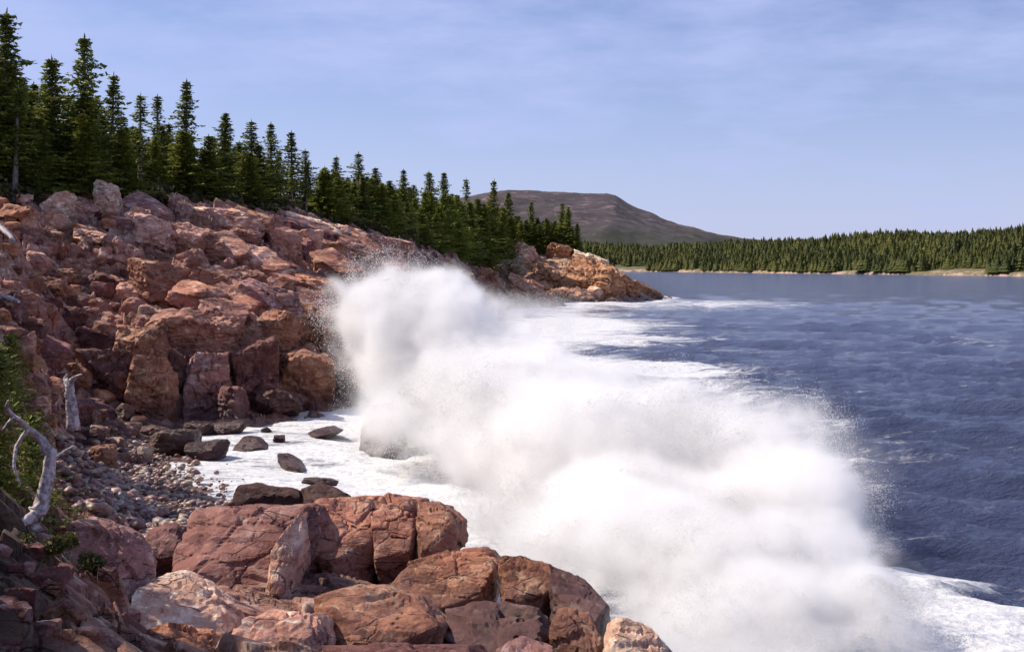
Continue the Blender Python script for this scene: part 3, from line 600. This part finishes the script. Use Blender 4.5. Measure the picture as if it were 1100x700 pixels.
protos = [spruce_meshes(1, 12, 2.5), spruce_meshes(2, 12, 2.0, .2), spruce_meshes(3, 12, 2.9, .08, 1.1), spruce_meshes(4, 12, 1.7, .3, .85, gap=.2), spruce_meshes(5, 12, 2.3, .1, 1.2),
          spruce_meshes(6, 12, 2.0, .38, .8, gap=.3), spruce_meshes(7, 12, 3.2, .04, 1.2, mat=M_needle_b), spruce_meshes(8, 12, 2.7, .06, 1.1, mat=M_needle_b)]
for o in list(bpy.data.objects):
    if o.name.startswith(('trunk', 'crown')) and not o.users_collection: bpy.data.objects.remove(o)
def tree(x, y, z, h, k, label, group=None, wide=1.0, cat='spruce'):
    tr, cr, H0 = protos[k]; e = bpy.data.objects.new('spruce_tree', None); COL.objects.link(e); e.location = (x, y, z - .2)
    s = (h + .2) / H0; ws = s ** .6 * wide * 1.38; e.scale = (ws, ws, s); e.rotation_euler = (R(rng.uniform(-2, 2)), R(rng.uniform(-2, 2)), rng.uniform(0, 6.28))
    a = bpy.data.objects.new('trunk', tr); b = bpy.data.objects.new('crown', cr)
    for q in (a, b): COL.objects.link(q); q.parent = e
    return tag(e, label, cat, group)
tops = [(2,10,'tallest spruce at the left edge, cut by the frame',2,3),(14,64,'broad spruce just right of the one cut by the left edge',2,6),(57,60,'broad-crowned spruce between the left-edge trees and the tall bright spire',2,4),(91,36,'tall slender spruce with bright green lower boughs rising above its neighbours',0,5),
 (119,78,'narrow dark spruce right of the tall slender one',1,10),(150,100,'spruce with pale bare lower trunk at the front of the wood',5,2),(169,101,'thin scraggly spruce top poking up behind the pale-trunked one',3,16),(198,84,'lone tall spire in the middle of the left wood',1,8),(242,121,'dark pointed spruce right of the lone tall spire',4,5),
 (271,128,'slim spruce, left of a close pair on the falling skyline',0,6),(291,131,'slim spruce, right of a close pair on the falling skyline',1,10),(314,140,'last tall dark spruce before the wood drops lower',1,6),(329,160,'small spruce right after the last tall dark one',0,8),
 (359,167,'slim spruce above the pink slope',1,14),(386,163,'tall dark spruce standing above the spray plume',0,10),(404,180,'short dark spruce just right of the tall dark one above the plume',4,8),(434,181,'pointed dark spruce behind the bushy green trees',1,20),(463,183,'bushy-topped spruce, left of two equal tops',2,16),(476,185,'bushy-topped spruce, right of two equal tops',4,24),
 (504,191,'scraggly flat-topped spruce at the middle of the headland wood',3,20),(527,192,'tall pointed spruce at the middle of the headland wood',1,8),(547,206,'spruce where the far mountain skyline meets the wood',4,10),(570,215,'lean spruce against the mountain',1,8),(603,217,'tall spruce of the last clump on the headland',0,3),(610,222,'spruce at the right side of the last headland clump',4,1),
 (494,236,'bright green bushy young spruce at the front of the headland wood',6,-22),(540,240,'low bright green spruce on the headland edge',7,-12),(586,240,'small spruce on the headland crest',4,0),(560,236,'mid-green spruce on the headland crest below the mountain',7,0),(620,240,'lowest spruce at the right end of the headland wood',4,-1),
 (30,120,'shaded spruce in front of the left wood',4,0),(132,135,'low spruce beside the pale-trunked one',2,1),(220,160,'bushy spruce under the lone tall spire',7,0),(88,120,'bright yellow-green spruce lit by the sun at the front of the wood',6,-1),(345,182,'bushy green spruce above the cream ledge',6,2),(405,215,'green spruce low at the wood edge above the plume',7,2),(455,230,'bushy dark green spruce at the edge above the spray',6,2)]
for (u, vt, lab, k, dy) in tops:
    y = float(forest_edge(u)) + dy; x = (u - U0) / F * y; z = tz(x, y); zt = CAMZ - (vt - HV) / F * y
    tree(x, y, z, zt - z, k, lab)
env_u = [-300, -60, 0, 60, 100, 130, 165, 200, 240, 270, 300, 340, 400, 450, 500, 540, 580, 622]; env_v = [60, 60, 62, 92, 92, 120, 128, 132, 148, 152, 160, 176, 190, 198, 206, 220, 230, 244]
zones = [(-999, 110, 'spruce crowded into the dark wood at the top left', 'spruces of the left wood'), (110, 250, 'spruce in the dense wood above the pink slope', 'spruces above the pink slope'), (250, 430, 'spruce in the lowering wood above the spray', 'spruces above the spray'), (430, 999, 'spruce in the mixed green headland wood', 'spruces of the headland wood')]
for k in range(285):
    u = rng.uniform(-140, 618) if k > 105 else rng.uniform(350, 622); dy = rng.uniform(-1, 34) * (1 + (u > 430) * .3) if u < 560 else rng.uniform(0, 14)
    y = float(forest_edge(u)) + dy; x = (u - U0) / F * y; z = tz(x, y)
    ev = np.interp(u, env_u, env_v); bv = HV + (CAMZ - z) * F / y
    vt = ev + abs(rng.normal(0, 1)) * .28 * max(8, (bv - ev)); zt = CAMZ - (vt - HV) / F * y; h = max(2.5, zt - z)
    zn = [q for q in zones if q[0] <= u < q[1]][0]
    kk = int(rng.choice([0, 1, 2, 4, 2, 4, 5, 6, 7])) if u < 330 else int(rng.choice([0, 2, 4, 6, 7, 6, 4]))
    look = ['slim dark', 'narrow ragged', 'broad dark', 'thin gappy', 'dense dark', 'bare-trunked', 'bushy bright green', 'bushy green'][kk]
    size = 'low ' if vt > ev + .3 * (bv - ev) else 'tall '
    tree(x, y, z, h, kk, size + look + ' ' + zn[2], zn[3], wide=rng.uniform(.9, 1.25))
# undergrowth along the wood edge
def leaf_mass(name, centers, rad, per, size, mat, label, cat, squash=.6, kind='stuff'):
    V = []
    for (c, rr) in zip(centers, rad):
        d = rng.normal(0, 1, (per, 3)); d /= np.linalg.norm(d, axis=1)[:, None]; p = np.array(c) + d * rr * (rng.random((per, 1)) ** .4) * np.array([1, 1, squash])
        a = rng.normal(0, size, (per, 3)); b = rng.normal(0, size, (per, 3)); V.append(np.stack([p - a, p + b, p + a, p - b], 1).reshape(-1, 3))
    V = np.vstack(V); o = mesh_np(name, V, np.arange(len(V)).reshape(-1, 4), mat, smooth=False)
    return tag(o, label, cat, kind=kind)
cs = []; rs = []
for k in range(900):
    u = rng.uniform(-140, 622); dy = rng.uniform(-3, 26) if u < 540 else rng.uniform(-2, 8); y = float(forest_edge(u)) + dy; x = (u - U0) / F * y
    cs.append((x, y, tz(x, y) + .35)); rs.append(rng.uniform(.5, 1.3) * (1 + y / 300))
leaf_mass('undergrowth', cs, rs, 60, .16, M_brush, 'low brush and undergrowth along the foot of the woods', 'undergrowth')


# ------------------------------------------------------------------ things near the camera on the left
def tube(name, pts, rad, mat, parent=None, seg=9, sub=5):
    pts = np.array(pts, float); k = np.arange(len(pts)); kk = np.linspace(0, len(pts) - 1, (len(pts) - 1) * sub + 1)
    C_ = np.stack([np.interp(kk, k, pts[:, i]) for i in range(3)], 1); rr = np.interp(kk, k, rad)
    for _ in range(3): C_[1:-1] = .5 * C_[1:-1] + .25 * (C_[:-2] + C_[2:])
    C_[1:-1] += rng.normal(0, .10, (len(C_) - 2, 3)) * rr[1:-1, None]; V = []
    for i in range(len(C_)):
        d = C_[min(i + 1, len(C_) - 1)] - C_[max(i - 1, 0)]; d /= np.linalg.norm(d); a = np.cross(d, [.3, .1, .9]); a /= np.linalg.norm(a); b = np.cross(d, a)
        for j in range(seg): t = j / seg * 6.2832; V.append(C_[i] + (a * math.cos(t) + b * math.sin(t)) * rr[i] * (1 + .22 * math.sin(3 * t + i * .35) + rng.normal(0, .05)))
    V.append(C_[0]); V.append(C_[-1]); n = len(C_); Fq = []
    for i in range(n - 1):
        for j in range(seg): Fq.append((i * seg + j, i * seg + (j + 1) % seg, (i + 1) * seg + (j + 1) % seg, (i + 1) * seg + j))
    for j in range(seg): Fq.append((n * seg, (j + 1) % seg, j, j)); Fq.append((n * seg + 1, (n - 1) * seg + j, (n - 1) * seg + (j + 1) % seg, (n - 1) * seg + (j + 1) % seg))
    me = bpy.data.meshes.new(name); me.from_pydata([tuple(v) for v in V], [], [tuple(dict.fromkeys(f)) for f in Fq]); me.materials.append(mat)
    for p in me.polygons: p.use_smooth = True
    o = bpy.data.objects.new(name, me); COL.objects.link(o)
    if parent: o.parent = parent
    return o
def thing(name, label, cat, group=None):
    e = bpy.data.objects.new(name, None); COL.objects.link(e); return tag(e, label, cat, group)
d1 = thing('dead_tree', 'bleached twisted dead trunk with bare branches leaning at the left edge', 'dead tree')
tube('trunk', [W(30, 566, 23.6), W(44, 545, 23.7), W(50, 515, 23.9), W(54, 482, 24)], [.22, .145, .125, .105], M_dead, d1)
for pts, rad in (([W(53, 486, 24), W(42, 470, 24), W(24, 455, 23.6), W(6, 440, 23.2), W(9, 430, 23)], [.11, .075, .06, .05, .02]), ([W(30, 460, 23.7), W(18, 478, 23.5), W(14, 500, 23.2), W(22, 520, 23.1)], [.04, .035, .03, .015]),
                 ([W(52, 500, 24), W(66, 486, 24.3), W(80, 478, 24.6)], [.04, .025, .01]), ([W(24, 455, 23.6), W(14, 446, 23.2), W(2, 462, 22.8)], [.03, .02, .01]), ([W(40, 550, 23.7), W(22, 562, 23.2), W(8, 580, 22.6)], [.12, .09, .04])):
    tube('branch', pts, rad, M_dead, d1, 7)
d2 = thing('tree_stump', 'pale splintered upright snag standing behind the bleached dead trunk', 'stump')
tube('trunk', [W(78, 462, 30), W(77, 430, 30), W(75, 412, 30)], [.16, .13, .11], M_dead, d2)
for pts, rad in (([W(75, 414, 30), W(78, 406, 30), W(88, 402, 29.8)], [.09, .06, .02]), ([W(74, 414, 30), W(70, 406, 30.1), W(72, 402, 30.1)], [.09, .06, .02])): tube('splinter', pts, rad, M_dead, d2, 6)
tag(tube('driftwood_log', [W(-12, 236, 84), W(2, 246, 82), W(15, 258, 80)], [.22, .2, .12], M_dead), 'straight bleached log lying on the slope at the left edge', 'log')
tag(tube('driftwood_log', [W(2, 317, 50), W(12, 321, 49.6), W(20, 324, 49)], [.10, .11, .06], M_dead), 'short pale piece of wood in the dark shade of the left edge', 'log')
yp = spruce_meshes(21, 4, 1.7, .02, 1.3, tuft=.115, mat=M_needle)
bpy.data.objects.remove(bpy.data.objects['trunk']) if 'trunk' in bpy.data.objects and not bpy.data.objects['trunk'].users_collection else None
def young(u, y, h, label, wide=1.0):
    x = (u - U0) / F * y; e = thing('young_spruce', label, 'spruce', 'young spruces at the left edge'); e.location = (x, y, tz(x, y) - .1); e.scale = (h / 4 * wide, h / 4 * wide, h / 4); e.rotation_euler = (0, 0, rng.uniform(0, 6))
    for nme, me in (('trunk', yp[0]), ('crown', yp[1])): o = bpy.data.objects.new(nme, me); COL.objects.link(o); o.parent = e
young(-8, 25.5, 3.9, 'young spruce spreading green boughs over the dead trunk at the left edge', 1.1)
young(34, 29, 2.7, 'smaller young spruce between the dead trunk and the splintered snag', 1.0)
young(12, 47, 4.0, 'young spruce in deep shade above the dead trunk', 1.0)
def bush(u, y, r, label, mat=M_brush):
    x = (u - U0) / F * y; cs = [(x + rng.normal(0, r * .5), y + rng.normal(0, r * .5), tz(x, y) + r * rng.uniform(.1, .6)) for _ in range(7)]
    leaf_mass('bush', cs, [r * .5] * 7, 160, .032, mat, label, 'bush', .8, kind=None)
bush(92, 24, .42, 'small leafy bush above the large lilac-grey boulder')
bush(52, 22, .4, 'small green bush in the shade left of the lilac-grey boulder')
bush(20, 33, .7, 'scrubby bush behind the dead trunk')
# big spruces standing left of the frame; their shade lies over the lower left corner
for (x, y, h) in ((-17, 16, 12), (-19, 20, 12), (-27, 46, 13), (-28, 51, 14), (-30, 57, 14), (-34, 55, 13), (-36, 61, 13), (-13.5, 12, 12), (-15.5, 17.5, 12), (-17, 22, 13), (-39, 67, 13), (-15, 9, 10)):
    tree(x, y, tz(x, y), h, int(rng.choice([2, 4])), 'tall spruce standing just outside the left edge, shading the bank', 'spruces outside the left edge')
# ------------------------------------------------------------------ far shore, mountain
def land(name, U, Yv, Zf, mat):
    YY, UU = np.meshgrid(Yv, U, indexing='ij'); X = (UU - U0) / F * YY; Z = Zf(UU, YY, X)
    o = mesh_np(name, np.stack([X.ravel(), YY.ravel(), Z.ravel()], 1), grid_faces(len(Yv), len(U)), mat); tag(o, kind='structure'); return o
SH_U = [380, 640, 700, 760, 850, 950, 1040, 1100, 1500, 2200]; SH_Y = [1750, 1700, 1640, 1500, 1330, 1200, 1080, 1010, 900, 850]
TT_V = [272, 268, 272, 269, 265, 261.5, 259, 257, 254, 252]
def far_z(u, y, x):
    sh = np.interp(u, SH_U, SH_Y) + 30 * (fbm2(x * .006, y * .006, 3, 5) - .5); tv = np.interp(u, SH_U, TT_V)
    ridge = (HV - tv) / F * (sh + 230) + CAMZ
    d = y - sh
    z = -3 + 6 * sm(-5, 5, d) + 5 * sm(5, 40, d) * fbm2(x * .01, y * .01, 3, 2) + (ridge - 6) * sm(20, 240, d)
    return z + (fbm2(x * .05, y * .05, 4, 15) - .5) * 5 * sm(-4, 20, d)
m, nt, b, out = new_mat('far_shore'); g = N(nt, 'ShaderNodeNewGeometry'); sp = N(nt, 'ShaderNodeSeparateXYZ'); nt.links.new(g.outputs['Position'], sp.inputs[0])
nz = noise(nt, g.outputs['Position'], .035, 6, .65); hz_ = math_(nt, 'ADD', sp.outputs['Z'], math_(nt, 'MULTIPLY', nz, -22))
rc = mix(nt, mr(nt, nz, .44, .56), (.40, .27, .19), (.13, .11, .05))
nt.links.new(mix(nt, mr(nt, hz_, -8, -4.5), rc, (.065, .065, .022)), b.inputs['Base Color']); b.inputs['Roughness'].default_value = .9
Yf = np.concatenate([np.linspace(830, 1800, 190), np.linspace(1810, 2600, 30)])
far = land('far_shore_ground', np.arange(380, 2200, 5.), Yf, far_z, m)
MU = [200, 440, 520, 545, 575, 600, 640, 652, 662, 672, 684, 700, 712, 728, 745, 760, 782, 800, 900, 2000]; MV = [240, 226, 209, 206, 206, 208, 209, 208.5, 211, 218, 225, 230, 236, 242, 245, 250, 254, 258, 266, 272]
def mt_z(u, y, x):
    c = 3400; pk = (HV - np.interp(u, MU, MV)) / F * c + CAMZ
    prof_ = sm(2300, 3350, y) ** 1.15 * (1 - .35 * sm(3450, 4600, y))
    z = pk * prof_ + (fbm2(x * .004, y * .004, 5, 9) - .5) * 90 * sm(2400, 3000, y) * (1 - .97 * sm(3000, 3330, y)) + (fbm2(x * .02, y * .02, 4, 19) - .5) * 12
    return np.minimum(z, pk + 3) - 3 * (1 - sm(2100, 2300, y))
m, nt, b, out = new_mat('mountain_rock'); g = N(nt, 'ShaderNodeNewGeometry'); sp = N(nt, 'ShaderNodeSeparateXYZ'); nt.links.new(g.outputs['Position'], sp.inputs[0])
mpm = N(nt, 'ShaderNodeMapping'); mpm.inputs['Scale'].default_value = (1, 1, 3); nt.links.new(g.outputs['Position'], mpm.inputs[0])
nz = noise(nt, mpm.outputs[0], .022, 9, .75, .3); nz2 = noise(nt, g.outputs['Position'], .004, 5, .6)
rc = mix(nt, mr(nt, nz, .5, .64), (.038, .028, .032), (.15, .095, .10)); hz_ = math_(nt, 'ADD', sp.outputs['Z'], math_(nt, 'MULTIPLY', nz2, -120))
nt.links.new(mix(nt, mr(nt, hz_, -20, 60), (.026, .032, .017), rc), b.inputs['Base Color']); b.inputs['Roughness'].default_value = .95
mtn = land('mountain', np.arange(100, 1500, 3.), np.linspace(2100, 4700, 240), mt_z, m)
# far wood: thousands of small conifers, one mass
def conifer_mass(name, pts, hs, label):
    r = np.random.default_rng(3); V = []; n = 0
    base = []
    for t in range(5):
        z0 = .08 + .17 * t; rr = .24 * (1 - t / 5.6)
        for k in range(7):
            a = k / 7 * 6.283 + t; a2 = a + .75
            base.append([(0, 0, z0 + .30), (rr * math.cos(a), rr * math.sin(a), z0 - .02), (rr * math.cos(a2) * .8, rr * math.sin(a2) * .8, z0 + .02)])
    B = np.array(base).reshape(-1, 3)
    out_ = np.empty((len(pts), len(B), 3), np.float32)
    for i, (p, h) in enumerate(zip(pts, hs)):
        a = r.random() * 6.28; c, s = math.cos(a), math.sin(a); q = B * (1 + r.normal(0, .10, (len(B), 1)) * [[1, 1, .3]]); wv = h * r.uniform(1.0, 2.4)
        out_[i, :, 0] = p[0] + (q[:, 0] * c - q[:, 1] * s) * wv; out_[i, :, 1] = p[1] + (q[:, 0] * s + q[:, 1] * c) * wv; out_[i, :, 2] = p[2] + q[:, 2] * h
    V = out_.reshape(-1, 3)
    o = mesh_np(name, V, np.arange(len(V)).reshape(-1, 3), M_far, smooth=False); return tag(o, label, 'forest', kind='stuff')
n = 20000; u = rng.uniform(560, 1500, n * 2); sh = np.interp(u, SH_U, SH_Y); y = sh + 4 + 345 * rng.random(n * 2) ** 1.4
x = (u - U0) / F * y; dens = fbm2(x * .008, y * .008, 3, 33) + .6 * sm(40, 110, y - sh); keep = dens > .52; u, y, x, sh = u[keep][:n], y[keep][:n], x[keep][:n], sh[keep][:n]
z = far_z(u, y, x); keep = z > 2.2; hs = (4.5 + 10.5 * rng.random(len(u)) ** 2)
hs = hs * (.55 + .9 * fbm2(x * .02, y * .02, 3, 55)); shn = fbm2(x * .035, y * .035, 3, 56); keep = keep & ((y - sh > 20) | (shn < .56))
conifer_mass('far_forest', np.stack([x, y, z - .5], 1)[keep], hs[keep], 'dark green conifer forest along the far shore of the bay')
n = 5000; u = rng.uniform(400, 900, n); y = rng.uniform(2150, 2620, n); x = (u - U0) / F * y; z = mt_z(u, y, x)
conifer_mass('mountain_forest', np.stack([x, y, z - 1], 1), 7 + 8 * rng.random(n), 'hazy green forest on the lower slopes of the mountain')

# ------------------------------------------------------------------ wave spray: a mass of droplets
blobs = [(425,324,58,44,76,4,1.3),(398,336,42,36,77,3,.8),(372,330,22,20,78,2,.22),(395,362,38,40,78,3,.8),(452,372,66,60,74,5,1.3),(505,350,60,34,74,5,.35),(492,425,56,44,71,5,1.1),(540,410,90,50,66,6,1.3),(640,425,110,36,66,6,.55),
 (540,480,90,60,58,6,1.4),(620,480,100,60,54,6,1.6),(700,470,100,46,52,6,1.1),(790,450,70,28,52,5,.42),(840,460,60,32,52,5,.25),(700,540,110,60,46,5,1.8),(800,540,85,60,44,5,1.5),(860,560,48,60,43,4,1.0),(560,560,70,40,46,4,1.2),
 (640,590,80,40,40,4,1.4),(740,610,100,50,37,4,1.6),(850,620,70,45,37,4,1.1),(760,660,90,30,33,3,1.2),(880,665,110,24,32.5,3,.9),(980,680,90,12,31,2,.35),(560,340,70,22,150,20,.25),(446,446,44,46,62,2.4,1.0),(402,440,40,40,60,2,.5),(770,705,100,30,29.5,2.5,1.1),(905,565,34,46,43,3,.55),(892,500,44,30,45,4,.45),(850,455,60,26,47,4,.5),(930,630,50,20,36,3,.5),(600,610,40,22,37,3,.5),(690,660,40,25,32,2,.5)]
NT = 2000000; tot = sum(b_[2] * b_[3] * b_[6] for b_ in blobs); PS = []
for (bu, bv, ru, rv, by, ry, wt) in blobs:
    n = int(NT * ru * rv * wt / tot); q = rng.normal(0, 1, (n, 3)); q /= np.linalg.norm(q, axis=1)[:, None]; q *= rng.random((n, 1)) ** .40
    c = W(bu, bv, by); s = by / F; p = c + q * np.array([ru * s, ry, rv * s]) * (1.12 + .30 * (rng.random((n, 1)) ** 3))
    PS.append(p)
P_ = np.vstack(PS)
for sc, am in ((.16, 3.2), (.45, 1.5), (1.2, .7), (3.0, .5)):
    D = np.stack([fbm3(P_ + o, sc, 2, 60 + i) - .5 for i, o in enumerate((0, 31, 77))], 1); P_ = P_ + D * am
den = fbm3(P_, .38, 4, 81); keep = rng.random(len(P_)) < sm(.28, .60, den) ** 1.2 + .04; P_ = P_[keep]
P_[:, 2] = np.abs(P_[:, 2] - .1) + .05
gz = base_z(P_[:, 0], P_[:, 1]); P_ = P_[P_[:, 2] > gz]
n = len(P_); sz = (.006 + .013 * rng.random(n) ** 2)[:, None] * (P_[:, 1:2] / 50) ** .7
T = np.array([[1, 1, 1], [1, -1, -1], [-1, 1, -1], [-1, -1, 1]]) * .75
q = rng.normal(0, 1, (n, 4)); q /= np.linalg.norm(q, axis=1)[:, None]; a, b_, c, d = q.T
Rm = np.stack([np.stack([1 - 2 * (c * c + d * d), 2 * (b_ * c - a * d), 2 * (b_ * d + a * c)], 1), np.stack([2 * (b_ * c + a * d), 1 - 2 * (b_ * b_ + d * d), 2 * (c * d - a * b_)], 1), np.stack([2 * (b_ * d - a * c), 2 * (c * d + a * b_), 1 - 2 * (b_ * b_ + c * c)], 1)], 1)
V = (np.einsum('nij,kj->nki', Rm, T) * sz[:, :, None] + P_[:, None, :]).reshape(-1, 3).astype(np.float32)
Fb = np.array([[0, 1, 2], [0, 3, 1], [0, 2, 3], [1, 3, 2]]); Fc = (np.arange(n)[:, None, None] * 4 + Fb).reshape(-1, 3)
m, nt, b, out = new_mat('sea_spray'); nt.nodes.remove(b)
df = N(nt, 'ShaderNodeBsdfDiffuse'); df.inputs[0].default_value = (.97, .965, .96, 1); tr = N(nt, 'ShaderNodeBsdfTranslucent'); tr.inputs[0].default_value = (.97, .965, .96, 1)
ms = N(nt, 'ShaderNodeMixShader'); ms.inputs[0].default_value = .5
nt.links.new(df.outputs[0], ms.inputs[1]); nt.links.new(tr.outputs[0], ms.inputs[2]); nt.links.new(ms.outputs[0], out.inputs[0])
spray = mesh_np('wave_spray', V, Fc, m, smooth=True); tag(spray, 'towering white spray of a wave bursting against the rocks', 'sea spray', kind='stuff')
def spray_volume(o, blobs, vox=.22):
    ng = bpy.data.node_groups.new('spray_mist', 'GeometryNodeTree')
    ng.interface.new_socket('Geometry', in_out='INPUT', socket_type='NodeSocketGeometry'); ng.interface.new_socket('Geometry', in_out='OUTPUT', socket_type='NodeSocketGeometry')
    L = ng.links.new; gi = N(ng, 'NodeGroupInput'); go = N(ng, 'NodeGroupOutput')
    pos = N(ng, 'GeometryNodeInputPosition').outputs[0]
    def vm(op, a, b=None, out=0):
        n = N(ng, 'ShaderNodeVectorMath', operation=op)
        for i, x in enumerate((a, b)):
            if x is None: continue
            if isinstance(x, tuple): n.inputs[i].default_value = x
            elif isinstance(x, float): n.inputs['Scale'].default_value = x
            else: L(x, n.inputs[i])
        return n.outputs[out]
    P = pos
    for sc, am in ((.10, 5.5), (.28, 3.0), (.8, 1.9), (2.0, 1.0)):
        nn = N(ng, 'ShaderNodeTexNoise'); nn.inputs['Scale'].default_value = sc; nn.inputs['Detail'].default_value = 2; L(pos, nn.inputs['Vector'])
        P = vm('ADD', P, vm('SCALE', vm('SUBTRACT', nn.outputs['Color'], (.5, .5, .5)), float(am)))
    tot = None; lo = np.full(3, 1e9); hi = -lo
    for (bu, bv, ru, rv, by, ry, wt) in blobs:
        c = W(bu, bv, by); s = by / F; r = np.array([ru * s, ry, rv * s]) * 1.28
        lo = np.minimum(lo, c - r - 1.5); hi = np.maximum(hi, c + r + 1.5)
        ln = vm('LENGTH', vm('DIVIDE', vm('SUBTRACT', P, tuple(map(float, c))), tuple(map(float, r))), out='Value')
        k = math_(ng, 'MULTIPLY', math_(ng, 'MAXIMUM', math_(ng, 'SUBTRACT', 1.0, math_(ng, 'MULTIPLY', ln, ln)), 0.0), float(wt))
        tot = k if tot is None else math_(ng, 'ADD', tot, k)
    lo[2] = -.2
    nz = N(ng, 'ShaderNodeTexNoise'); nz.inputs['Scale'].default_value = .35; nz.inputs['Detail'].default_value = 6; nz.inputs['Roughness'].default_value = .62; L(pos, nz.inputs['Vector'])
    nz2 = N(ng, 'ShaderNodeTexNoise'); nz2.inputs['Scale'].default_value = 1.3; nz2.inputs['Detail'].default_value = 4; nz2.inputs['Roughness'].default_value = .7; L(P, nz2.inputs['Vector'])
    d = math_(ng, 'SUBTRACT', math_(ng, 'ADD', math_(ng, 'MULTIPLY', tot, 1.6), math_(ng, 'MULTIPLY', math_(ng, 'SUBTRACT', nz2.outputs['Fac'], .5), 3.0)), math_(ng, 'MULTIPLY', math_(ng, 'SUBTRACT', nz.outputs['Fac'], .37), 5.4))
    d = math_(ng, 'MINIMUM', math_(ng, 'MAXIMUM', math_(ng, 'MULTIPLY', d, math_(ng, 'MINIMUM', math_(ng, 'MULTIPLY', tot, 2.0), 1.0)), 0.0), 1.2)
    d = math_(ng, 'ADD', d, math_(ng, 'MULTIPLY', math_(ng, 'MULTIPLY', tot, nz.outputs['Fac']), .20))
    vc = N(ng, 'GeometryNodeVolumeCube'); L(d, vc.inputs['Density']); vc.inputs['Min'].default_value = tuple(lo); vc.inputs['Max'].default_value = tuple(hi)
    for i, ax in enumerate('XYZ'): vc.inputs['Resolution ' + ax].default_value = int((hi[i] - lo[i]) / vox)
    print('volume', lo, hi)
    m = bpy.data.materials.new('spray_mist'); m.use_nodes = True; t = m.node_tree; t.nodes.clear()
    ou = N(t, 'ShaderNodeOutputMaterial'); pv = N(t, 'ShaderNodeVolumePrincipled'); t.links.new(pv.outputs[0], ou.inputs['Volume'])
    pv.inputs['Color'].default_value = (.978, .972, .968, 1); pv.inputs['Density'].default_value = .8; pv.inputs['Anisotropy'].default_value = .0
    sm_ = N(ng, 'GeometryNodeSetMaterial'); sm_.inputs['Material'].default_value = m; L(vc.outputs[0], sm_.inputs[0])
    jn = N(ng, 'GeometryNodeJoinGeometry'); L(sm_.outputs[0], jn.inputs[0]); L(gi.outputs[0], jn.inputs[0]); L(jn.outputs[0], go.inputs[0])
    md = o.modifiers.new('mist', 'NODES'); md.node_group = ng
    o.data.materials.append(m)
spray_volume(spray, blobs)
print('droplets', n)
